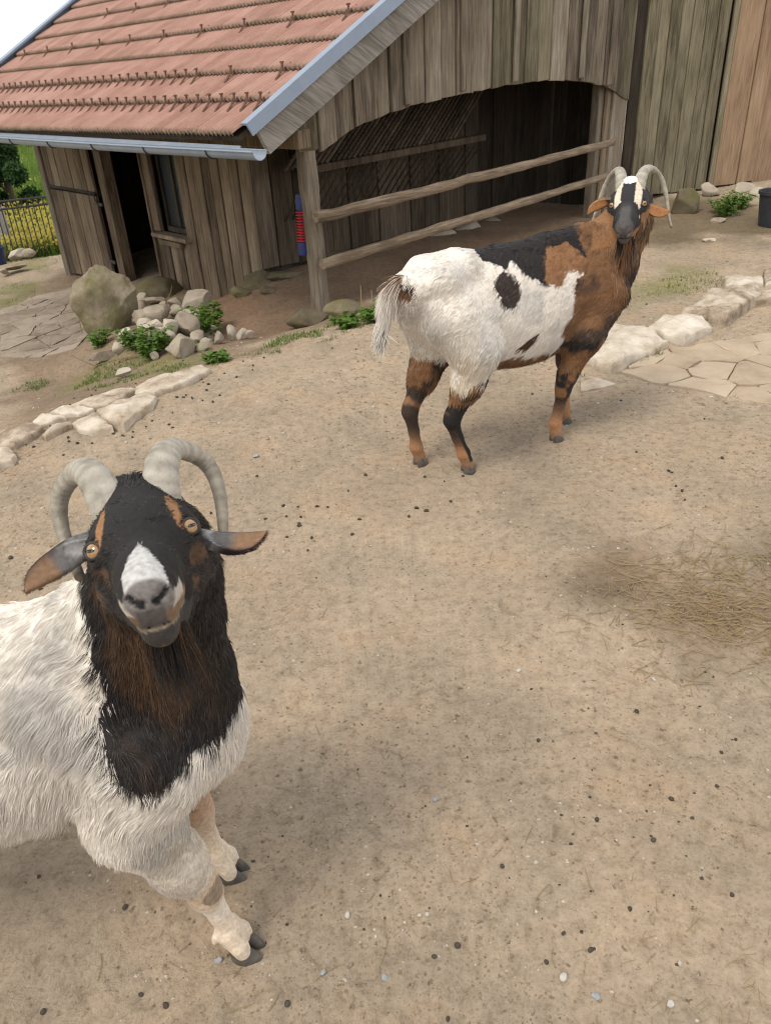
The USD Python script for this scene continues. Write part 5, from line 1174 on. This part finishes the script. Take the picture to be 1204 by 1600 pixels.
# ------------------------------------------------------------------ plants
def leaf_quads(c, d, n, L, wd):
    """pointed leaf: two triangles folded on the midrib; returns vertices and faces for arrays of leaves."""
    s_ = np.cross(d, n); s_ /= np.linalg.norm(s_, axis=1, keepdims=True) + 1e-9
    L = L[:, None]; wd = wd[:, None]
    v = np.stack([c, c + d * L * .45 + s_ * wd - n * L * .02, c + d * L - n * L * .15, c + d * L * .45 - s_ * wd - n * L * .02, c + d * L * .5 + n * L * .05], 1).reshape(-1, 3)
    i0 = np.arange(len(c))[:, None, None] * 5
    f = (i0 + np.array([[0, 1, 4], [1, 2, 4], [2, 3, 4], [3, 0, 4]])[None]).reshape(-1, 3)
    return v, f
def weed(px, py, pw, ph, n, seed, lab, big=1.0, mat=None):
    g = np.random.default_rng(seed); b = on_ground(px, py); dist = (b - CAM) @ FWD; R_ = pw / F * dist / 2; Hh = ph / F * dist
    w = thing('weed', lab, 'plant', b)
    ns = 14; st = []; cs, ds = [], []
    for k_ in range(ns):
        a, r_ = g.uniform(0, 6.28), R_ * math.sqrt(g.uniform()) * .9; root = np.array([b[0] + r_ * .5 * math.cos(a), b[1] + r_ * .5 * math.sin(a), 0]); root[2] = gz1(*root[:2])
        tip = root + np.array([r_ * math.cos(a) * .8, r_ * math.sin(a) * .8, Hh * g.uniform(.5, 1.0)]); mid = (root + tip) / 2 + np.array([0, 0, Hh * .12])
        st.append(tube([root, mid, tip], [.004, .003, .002], 5))
        m_ = n // ns; t = g.uniform(.15, 1.05, m_)[:, None]; p = root * (1 - t) ** 2 + 2 * mid * t * (1 - t) + tip * t ** 2
        cs.append(p + g.normal(0, R_ * .10, (m_, 3))); aa = g.uniform(0, 6.28, m_); ds.append(np.stack([np.cos(aa), np.sin(aa), g.uniform(-.15, .55, m_)], 1))
    c, d = np.vstack(cs), np.vstack(ds); c[:, 2] = np.maximum(c[:, 2], ground_z(c[:, 0], c[:, 1]) + .005); d /= np.linalg.norm(d, axis=1, keepdims=True)
    up = np.array([0, 0, 1.0]) + g.normal(0, .35, c.shape); nn = up - d * (up * d).sum(1, keepdims=True); nn /= np.linalg.norm(nn, axis=1, keepdims=True)
    L = g.uniform(.025, .055, len(c)) * big
    v, f = leaf_quads(c, d, nn, L, L * g.uniform(.26, .42, len(c)))
    obj('stems', st, m_leaf, w); obj('leaves', (v, f), mat or m_leaf, w, smooth=False)
for k_, (px, py, pw, ph, n, lab) in enumerate([(242, 556, 56, 44, 420, 'leafy green weed in front of the rubble heap, beside the tall block'), (212, 545, 34, 34, 260, 'leafy weed low on the left face of the rubble heap'), (322, 520, 54, 46, 420, 'bushy green weed at the right end of the rubble heap'), (160, 540, 34, 24, 200, 'sprawling weed below the big boulder'), (340, 566, 40, 16, 200, 'low spreading weed behind the right end of the edging slabs'),
        (545, 512, 40, 20, 240, 'yellow-green weed below the corner post footing'), (590, 502, 50, 26, 300, 'leafy weed on the brow between post and goat\'s tail'), (618, 478, 24, 22, 160, 'weed tuft half hidden behind the goat\'s rump'), (1130, 338, 56, 36, 420, 'bushy weed at the foot of the barn between grey and orange boards'), (1160, 328, 30, 22, 160, 'small weed between the barn weed clump and the bucket'), (232, 462, 16, 14, 90, 'small weed sprouting from the doorway boulder'), (296, 545, 16, 12, 60, 'tiny weed behind the long edging slab')]):
    weed(px, py, pw, ph, n, 300 + k_, lab, big=1.15 if k_ in (0, 2) else 1.0)
# withered stalks on the boulder
for k_, (x0, y0, x1, y1, bend, lab) in enumerate([(128, 520, 136, 455, -8, 'long dry stalk arching along the left of the mossy boulder'), (200, 490, 160, 455, 0, 'dry twig slanting across the top of the mossy boulder'), (195, 470, 210, 445, 4, 'short dry twig above the rubble heap'), (258, 470, 268, 446, 3, 'dry stalk curling up from the doorway boulder'), (150, 572, 112, 555, -2, 'dry stalk sprawling left of the weeds'), (215, 556, 150, 572, -9, 'dry bent stalk lying below the rubble heap'), (566, 500, 563, 445, 0, 'tall dry stalk beside the corner post'), (581, 500, 580, 453, 1, 'second tall dry stalk beside the corner post')]):
    dist = (on_ground(x0, y0 + 6) - CAM) @ FWD - (.5 if k_ < 2 else 0.1 if k_ < 4 else 0)
    t = np.linspace(0, 1, 8); pts = [at_depth(x0 + (x1 - x0) * a + bend * math.sin(a * math.pi), y0 + (y1 - y0) * a, dist) for a in t]
    tag(obj('dry_stalk', tube(pts, np.linspace(.005, .0025, 8), 5), m_dry), lab, 'stalk')
# grass and moss: stuff
def grass(areas, n, seed, name, mat, hmin, hmax, wd=.004):
    g = np.random.default_rng(seed); P = []
    for poly, wgt in areas:
        x0, y0, x1, y1 = poly.bounds; m_ = int(n * wgt); q_ = np.stack([g.uniform(x0, x1, m_ * 3), g.uniform(y0, y1, m_ * 3)], 1)
        ok = shapely.contains(poly, shapely.points(q_[:, 0], q_[:, 1])) & (meshkit.fbm(np.stack([q_[:, 0] * 5, q_[:, 1] * 5, q_[:, 0] * 0], 1), 3, seed) > .47); P.append(q_[ok][:m_])
    P = np.vstack(P); N = len(P); b = np.stack([P[:, 0], P[:, 1], ground_z(P[:, 0], P[:, 1]) - .004], 1)
    a = g.uniform(0, 6.28, N); h_ = g.uniform(hmin, hmax, N); ln_ = g.uniform(.2, .9, N)
    side = np.stack([np.cos(a + 1.57), np.sin(a + 1.57), 0 * a], 1) * wd; tip = b + np.stack([np.cos(a) * h_ * ln_, np.sin(a) * h_ * ln_, h_], 1); mid = b * .5 + tip * .5 + np.array([0, 0, 1.0]) * (h_ * .18)[:, None]
    v = np.stack([b - side, b + side, mid - side * .7, mid + side * .7, tip], 1).reshape(-1, 3); i0 = np.arange(N)[:, None, None] * 5
    f = (i0 + np.array([[0, 1, 3], [0, 3, 2], [2, 3, 4]])[None]).reshape(-1, 3)
    obj(name, (v, f), mat, kind='stuff')
grass([(SP([(90, 618), (150, 570), (235, 565), (300, 570), (250, 592), (180, 602)]), .25), (SP([(395, 556), (440, 525), (520, 508), (600, 486), (622, 492), (520, 532), (430, 552)]), .3), (SP([(330, 575), (400, 552), (360, 560)]), .04), (SP([(900, 590), (930, 566), (990, 560), (1040, 545), (1030, 560), (960, 585)]), .10), (SP([(1000, 440), (1100, 420), (1150, 440), (1090, 462), (1010, 465)]), .06), (SP([(1080, 495), (1130, 492), (1128, 505), (1085, 508)]), .04), (SP([(0, 440), (55, 445), (60, 478), (0, 496)]), .08), (SP([(60, 430), (108, 400), (104, 380), (60, 400)]), .07), (SP([(20, 600), (90, 590), (60, 610), (20, 612)]), .05), (SP([(840, 572), (855, 565), (850, 578)]), .005)], 5200, 31, 'grass', m_grass, .008, .038, .0024)
# ------------------------------------------------------------------ iron fence, post, boards, bucket, far things on the left
fa, fb_ = at_z(-30, 398, -1.0), at_z(112, 372, -1.0)
fence = thing('iron_fence', 'dark iron picket fence between the yard and the yellow meadow', 'fence', (fa + fb_) / 2)
fd = (fb_ - fa); fl_ = np.linalg.norm(fd); fd /= fl_
def fence_pt(px, py):
    n = np.array([fd[1], -fd[0], 0]); return at_plane(px, py, fa, n)
r1 = [fence_pt(-30, 318), fence_pt(110, 303)]; r2 = [fence_pt(-30, 331), fence_pt(110, 314)]
obj('rail', tube(r1, .018, 6), m_iron, fence); obj('rail', tube(r2, .018, 6), m_iron, fence)
for k_ in range(17):
    px = -28 + k_ * 8.4; top = fence_pt(px, 309 - px * .11); bot = top.copy(); bot[2] = base_z(top[0], top[1]) - .05
    obj('picket', tube([bot, top - [0, 0, .06], top], [0.010, .010, .003], 6), m_iron, fence)
gp = on_ground(10, 397); gz_ = smooth_base(gp[0], gp[1])
post = thing('gate_post', 'grey stone gate post at the left edge in front of the fence', 'post', gp)
obj('shaft', bevel_box(np.array([gp[0] - .12, gp[1] - .12, gz_ - .1]), np.array([.26, 0, 0]), np.array([0, .24, 0]), np.array([0, 0, .84]), .03), m_concrete, post)
obj('cap', bevel_box(np.array([gp[0] - .125, gp[1] - .125, gz_ + .742]), np.array([.27, 0, 0]), np.array([0, .25, 0]), np.array([0, 0, .05]), .02), m_concrete, post)
m_yellow = simple('yellow_paint', (0.50, 0.30, 0.06), rough=0.6, noise=0.3)
for px, py, hh, lab in ((24, 390, .40, 'short yellow board leaning right of the stone gate post'), (5, 395, .34, 'short yellow board left of the stone gate post')):
    q_ = on_ground(px, py); tag(obj('yellow_board', bevel_box(q_ + np.array([-.03, -.02, -.05]), np.array([.05, .0, 0]), np.array([0, .03, 0]), np.array([.01, .0, hh]), .006), m_yellow), lab, 'board')
m_bluep = simple('blue_bucket', (0.012, 0.022, 0.07), rough=0.4, noise=0.2)
m_dgrey = simple('grey_bucket', (0.028, 0.031, 0.036), rough=0.45, noise=0.3)
def bucket(name, c, r0, r1_, h_, mat, lab, n=28):
    t = thing(name, lab, 'bucket', c); a = np.linspace(0, 2 * np.pi, n + 1)[:-1]; prof = [(r0 * .3, .004), (r0, 0), (r0 + (r1_ - r0) * .9, h_ * .9), (r1_ * 1.0, h_ * .9), (r1_ * 1.06, h_ * .91), (r1_ * 1.06, h_), (r1_ * .98, h_), (r0 * .96, .02), (r0 * .3, .018)]
    v = np.array([[c[0] + r * math.cos(x_), c[1] + r * math.sin(x_), c[2] + z_] for r, z_ in prof for x_ in a]); f = []
    for k_ in range(len(prof)):
        k2 = (k_ + 1) % len(prof)
        for i_ in range(n):
            j_ = (i_ + 1) % n; f += [[k_ * n + i_, k_ * n + j_, k2 * n + j_], [k_ * n + i_, k2 * n + j_, k2 * n + i_]]
    mm = trimesh.Trimesh(v, np.array(f), process=False); trimesh.repair.fix_normals(mm)
    obj('shell', mm, mat, t, smooth=40)
    hp = [np.array([c[0] + r1_ * 1.05 * math.cos(b), c[1] + .02 - .10 * math.sin(b), c[2] + h_ - .02 - .03 * math.sin(b)]) for b in np.linspace(0, math.pi, 15)]
    obj('handle', tube(hp, .004, 6), m_iron, t)
q_ = on_ground(1206, 352); bucket('bucket', q_, .12, .155, .29, m_dgrey, 'dark grey plastic bucket at the right edge in front of the barn')
q_ = on_ground(0, 414); bucket('bucket', q_, .10, .125, .26, m_bluep, 'dark blue bucket cut by the left edge below the fence')
q_ = fence_pt(76, 374) + np.array([0.3, 1.2, 0]); q_[2] = smooth_base(q_[0], q_[1])
tr = thing('stone_trough', 'pale stone block in the meadow grass behind the iron fence', 'trough', q_)
obj('block', bevel_box(q_ + np.array([-.5, -.2, -.1]), np.array([1.1, .05, 0]), np.array([-.02, .4, 0]), np.array([0, 0, .32]), .03), m_concrete, tr)
obj('lid', bevel_box(q_ + np.array([-.53, -.22, .223]), np.array([1.16, .05, 0]), np.array([-.02, .44, 0]), np.array([0, 0, .05]), .015), m_concrete, tr)
# meadow: long grass with yellow flowers as one mass
g = np.random.default_rng(77); N = 26000
a = np.radians(g.uniform(-36, -20, N)); r_ = 15.2 + 26 * g.random(N) ** 1.6; X_, Y_ = np.sin(a) * r_, np.cos(a) * r_
b = np.stack([X_, Y_, ground_z(X_, Y_) - .02], 1); h_ = g.uniform(.12, .4, N); yaw = g.uniform(0, 6.28, N)
sd_ = np.stack([np.cos(yaw), np.sin(yaw), 0 * yaw], 1) * .018; tip = b + np.stack([np.cos(yaw + 1.3) * h_ * .4, np.sin(yaw + 1.3) * h_ * .4, h_], 1)
obj('meadow_grass', (np.stack([b - sd_, b + sd_, tip], 1).reshape(-1, 3), np.arange(N * 3).reshape(-1, 3)), leaf('meadow_blade', (0.10, 0.16, 0.02), (0.27, 0.30, 0.05)), kind='stuff')
ok = (meshkit.fbm(np.stack([X_ * .5, Y_ * .5, X_ * 0], 1), 3, 4) > .46) & (r_ > 15) & (r_ < 20 + 3 * g.random(N)); fb2 = tip[ok]; nF = len(fb2)
u1 = np.array([.016, .0, .0]); u2 = np.array([0, .009, .016])
fv = np.stack([fb2 - u1 - u2, fb2 + u1 - u2, fb2 + u1 + u2, fb2 - u1 + u2], 1).reshape(-1, 3); i0 = np.arange(nF)[:, None, None] * 4
obj('meadow_flowers', (fv, (i0 + np.array([[0, 1, 2], [0, 2, 3]])[None]).reshape(-1, 3)), leaf('yellow_petal', (0.34, 0.27, 0.03), (0.50, 0.41, 0.06)), kind='stuff')
# trees beyond the meadow
def tree(px, pbase, ptop, pw, dist, seed, lab, cols=m_treeleaf, n=9000, lsz=.16):
    g = np.random.default_rng(seed); d = ray(px, pbase); d2 = np.array([d[0], d[1]]) / np.hypot(d[0], d[1]); b = np.array([d2[0] * dist, d2[1] * dist, 0]); b[2] = smooth_base(b[0], b[1])
    q_ = at_plane(px, ptop, b, np.array([d2[0], d2[1], 0])); Hh = max(q_[2] - b[2], 1.5); R_ = pw / F * dist / 2 * 1.1
    t = thing('tree', lab, 'tree', b); parts = [tube(spline([b - [0, 0, .2], b + [.05 * Hh, 0, Hh * .35], b + [0, 0, Hh * .85]], 8), np.linspace(.05, .012, 8) * Hh, 8)]
    cl, cr = [], []
    for k_ in range(22):
        u_ = g.uniform(.18, .97); rad = R_ * math.sin(math.pi * (.15 + .8 * u_) ** .9) * g.uniform(.3, .95); aa = g.uniform(0, 6.28)
        c = b + np.array([math.cos(aa) * rad, math.sin(aa) * rad, Hh * u_]); cl.append(c); cr.append(R_ * g.uniform(.25, .45))
        if k_ < 9: parts.append(tube([b + [0, 0, Hh * u_ * .6], (b + [0, 0, Hh * u_ * .8]) * .5 + c * .5, c], [.018 * Hh, .012 * Hh, .004 * Hh], 6))
    obj('trunk', parts, m_bark, t)
    ci = g.integers(0, len(cl), n); dr = g.normal(size=(n, 3)); dr /= np.linalg.norm(dr, axis=1, keepdims=True); c = np.array(cl)[ci] + dr * (np.array(cr)[ci] * g.uniform(.35, 1, n) ** .5)[:, None]
    dd = g.normal(size=(n, 3)); dd /= np.linalg.norm(dd, axis=1, keepdims=True); nn = np.cross(dd, g.normal(size=(n, 3))); nn /= np.linalg.norm(nn, axis=1, keepdims=True); L = g.uniform(.6, 1.3, n) * lsz
    obj('crown', leaf_quads(c, dd, nn, L, L * .38), cols, t)
m_tl2 = leaf('tree_leaf_light', (0.05, 0.09, 0.018), (0.15, 0.20, 0.045))
tree(12, 302, 200, 62, 19.5, 5, 'dark green bushy tree on the meadow beyond the fence', n=15000, lsz=.085)
tree(-24, 300, 190, 60, 21, 6, 'dark green tree mostly outside the left edge', n=8000, lsz=.09)
tree(50, 250, 222, 26, 34, 7, 'small light green tree up the slope beside the eave', cols=m_tl2, n=5000, lsz=.10)
tree(-2, 235, 88, 36, 70, 8, 'tall far tree whose top shows above the far roof edge', n=8000, lsz=.32)
# ------------------------------------------------------------------ litter on the ground
g = np.random.default_rng(91)
m_drop = simple('dropping', (0.062, 0.046, 0.033), rough=0.75, noise=0.5, nscale=120)
DR = [(165/2.736, 740/2.736+1100), (535/2.736, 870/2.736+1100), (182/2.736, 1316/2.736+1100), (605/2.736, 1252/2.736+1100), (710/2.736, 1296/2.736+1100),
      (30/3.17+440, 1182/3.17+1200), (822/3.17+440, 1245/3.17+1200), (870/3.17+440, 893/3.17+1200), (755/3.17+440, 950/3.17+1200), (1090/3.17+440, 490/3.17+1200),
      (225/3.135+820, 682/3.135+1100), (628/3.135+820, 668/3.135+1100), (352/3.135+820, 580/3.135+1100), (1008/3.135+820, 943/3.135+1100), (508/3.135+820, 1020/3.135+1100), (187/3.135+820, 1130/3.135+1100), (322/3.135+820, 1208/3.135+1100), (818/3.135+820, 560/3.135+1100), (715/3.135+820, 470/3.135+1100), (938/3.135+820, 410/3.135+1100), (960/3.135+820, 240/3.135+1100), (1030/3.135+820, 175/3.135+1100), (545/3.135+820, 47/3.135+1100), (65/3.135+820, 182/3.135+1100), (103/3.135+820, 1275/3.135+1100)]
for k_, (px, py) in enumerate(DR):
    q_ = on_ground(px, py); s_ = .0050 * g.uniform(.75, 1.2)
    tag(obj('dropping', rock(q_ + [0, 0, s_ * .45], (s_ * 2.4, s_ * 1.9, s_ * 1.8), 400 + k_, 2, 3, rough=.05), m_drop, smooth=True), 'round dark brown goat dropping lying on the bare dirt', 'dropping', 'goat droppings on the foreground dirt')
m_peb = simple('grey_pebble', (0.30, 0.305, 0.31), rough=0.7, noise=0.35, nscale=90)
m_peb2 = simple('white_pebble', (0.42, 0.385, 0.335), rough=0.7, noise=0.2, nscale=90)
for k_, (px, py, w_, mt, lab) in enumerate([(543, 1433, 13, m_peb2, 'round whitish pebble below the middle of the yard'), (600, 1529, 14, m_peb, 'smooth blue-grey pebble at the bottom middle'), (505, 1522, 13, m_peb, 'blue-grey pebble left of the smooth one at the bottom'), (679, 1251, 12, m_peb, 'small blue-grey pebble in the middle of the yard'), (880, 1530, 18, m_peb2, 'oblong pale pebble near the bottom right'), (930, 1560, 17, m_peb, 'angular pale blue pebble near the bottom right'), (1048, 1568, 16, m_peb2, 'pointed white pebble near the bottom right corner'), (341, 1503, 17, m_peb, 'grey pebble right under the near goat\'s front hoof'), (810, 1050, 10, m_peb2, 'tiny white pebble left of the hay patch'), (1020, 1063, 10, m_peb2, 'tiny white pebble below the hay patch'), (655, 1434, 9, m_peb2, 'tiny cream pebble right of the round whitish one'), (400, 715, 12, m_peb, 'flat grey pebble behind the near goat\'s horns'), (85, 668, 8, m_peb2, 'white chip below the left edging slabs')]):
    q_ = on_ground(px, py); s_ = .85 * w_ / F * ((q_ - CAM) @ FWD)
    tag(obj('pebble', rock(q_ + [0, 0, s_ * .22], (s_, s_ * .8, s_ * .7), 500 + k_, 2, 6), mt, smooth=25), lab, 'pebble')
# crumbs of earth, far droppings: uncountable, one mass each
def crumbs(name, P, size, mat, seed, squash=.65):
    g = np.random.default_rng(seed); ico = trimesh.creation.icosphere(0, 1.0) if len(P) > 2500 else trimesh.creation.icosphere(1, 1.0); n, m_ = len(P), len(ico.vertices)
    v = ico.vertices[None] * (1 + .25 * g.normal(size=(n, m_, 1))).clip(.5, 1.5) * np.stack([g.uniform(.7, 1.3, n), g.uniform(.7, 1.3, n), np.full(n, squash)], 1)[:, None] * size[:, None, None]
    v = v + P[:, None]; f = (ico.faces[None] + (np.arange(n) * m_)[:, None, None]).reshape(-1, 3)
    obj(name, (v.reshape(-1, 3), f), mat, smooth=True, kind='stuff')
def scatter(n, rmin, rmax, seed, dens=None, amax=36):
    g = np.random.default_rng(seed); a = np.radians(g.uniform(-amax, amax, n)); r_ = rmin * (rmax / rmin) ** g.random(n); x_, y_ = np.sin(a) * r_, np.cos(a) * r_
    if dens is not None: k_ = g.random(n) < dens(x_, y_); x_, y_, r_ = x_[k_], y_[k_], r_[k_]
    return np.stack([x_, y_, ground_z(x_, y_)], 1), r_
P, r_ = scatter(22000, .7, 7.0, 5, lambda x, y: .25 + .75 * (meshkit.fbm(np.stack([x * 2.2, y * 2.2, x * 0], 1), 3, 6) > .5)); gg = np.random.default_rng(6)
sz = .0011 + .0028 * gg.random(len(P)) ** 4; crumbs('dirt_crumbs', P, sz * np.clip(r_ / 1.8, .9, 2.4), simple('dirt_crumb', (0.27, 0.20, 0.135), rough=0.95, noise=0.55, nscale=40), 7)
P, r_ = scatter(1500, .8, 5.5, 8); sz = .0014 + .003 * gg.random(len(P)) ** 3; crumbs('grit', P, sz * np.clip(r_ / 1.8, .9, 2.0), simple('grit', (0.46, 0.40, 0.33), rough=0.85, noise=0.4, nscale=30), 9)
# droppings strewn along the edging slabs and round the standing goat
dense = SP([(0, 690), (60, 650), (150, 600), (300, 560), (420, 560), (330, 640), (200, 690), (60, 720)])
P, r_ = scatter(14000, 2.2, 6.0, 10, lambda x, y: np.where(shapely.contains(dense, shapely.points(x, y)), .075, .015 * (meshkit.fbm(np.stack([x * 1.5, y * 1.5, x * 0], 1), 2, 66) > .53)), amax=34)
crumbs('strewn_droppings', P + [0, 0, .004], np.full(len(P), .0058) * gg.uniform(.7, 1.2, len(P)), m_drop, 11, .8)
P, r_ = scatter(120, .9, 2.4, 12); crumbs('small_droppings', P, np.full(len(P), .0026) * gg.uniform(.6, 1.3, len(P)), m_drop, 13, .8)
# straw and hay
def straws(name, P, L, rad, seed, mat, z=.003):
    g = np.random.default_rng(seed); n = len(P); a = g.uniform(0, 6.28, n); t = np.linspace(-.5, .5, 4)[None, :, None]; d = np.stack([np.cos(a), np.sin(a), g.normal(0, .10, n)], 1); cv = np.stack([-np.sin(a), np.cos(a), 0 * a], 1) * g.normal(0, .18, (n, 1))
    pts = P[:, None] + (d[:, None] * t + cv[:, None] * (t * t - .1)) * L[:, None, None]; zz = ground_z(pts[..., 0].ravel(), pts[..., 1].ravel()).reshape(n, 4)
    pts[..., 2] = np.maximum(pts[..., 2], zz + z); pts[..., 2] = np.minimum(pts[..., 2], zz + .03); s_ = np.stack([-np.sin(a), np.cos(a), 0 * a], 1)[:, None] * rad
    up = np.array([0, 0, rad]); v = np.stack([pts - s_, pts + up, pts + s_], 2).reshape(-1, 3); i0 = (np.arange(n) * 12)[:, None, None]; q_ = []
    for k_ in range(3):
        b_ = k_ * 3; q_ += [[b_, b_ + 1, b_ + 4], [b_, b_ + 4, b_ + 3], [b_ + 1, b_ + 2, b_ + 5], [b_ + 1, b_ + 5, b_ + 4]]
    obj(name, (v, (i0 + np.array(q_)[None]).reshape(-1, 3)), mat, kind='stuff')
hx0, hy0 = hay_soil.centroid.x, hay_soil.centroid.y; gg = np.random.default_rng(14); nb = 850
P = np.stack([hx0 + .10 + gg.normal(0, .20, nb), hy0 + gg.normal(0, .155, nb), np.zeros(nb)], 1); P[:, 2] = ground_z(P[:, 0], P[:, 1]) + gg.uniform(0, .014, nb)
straws('hay', P, gg.uniform(.02, .10, nb), .0011, 15, m_straw)
P, r_ = scatter(230, .8, 5.0, 16); straws('loose_straw', P, gg.uniform(.010, .055, len(P)), .0008, 17, m_straw)
bs_ = on_ground(1170, 1560); P = np.stack([bs_[0] + gg.normal(0, .14, 150), bs_[1] + gg.normal(0, .09, 150), np.zeros(150)], 1); P[:, 2] = ground_z(P[:, 0], P[:, 1]); straws('loose_straw', P, gg.uniform(.008, .04, 150), .0006, 18, m_straw)
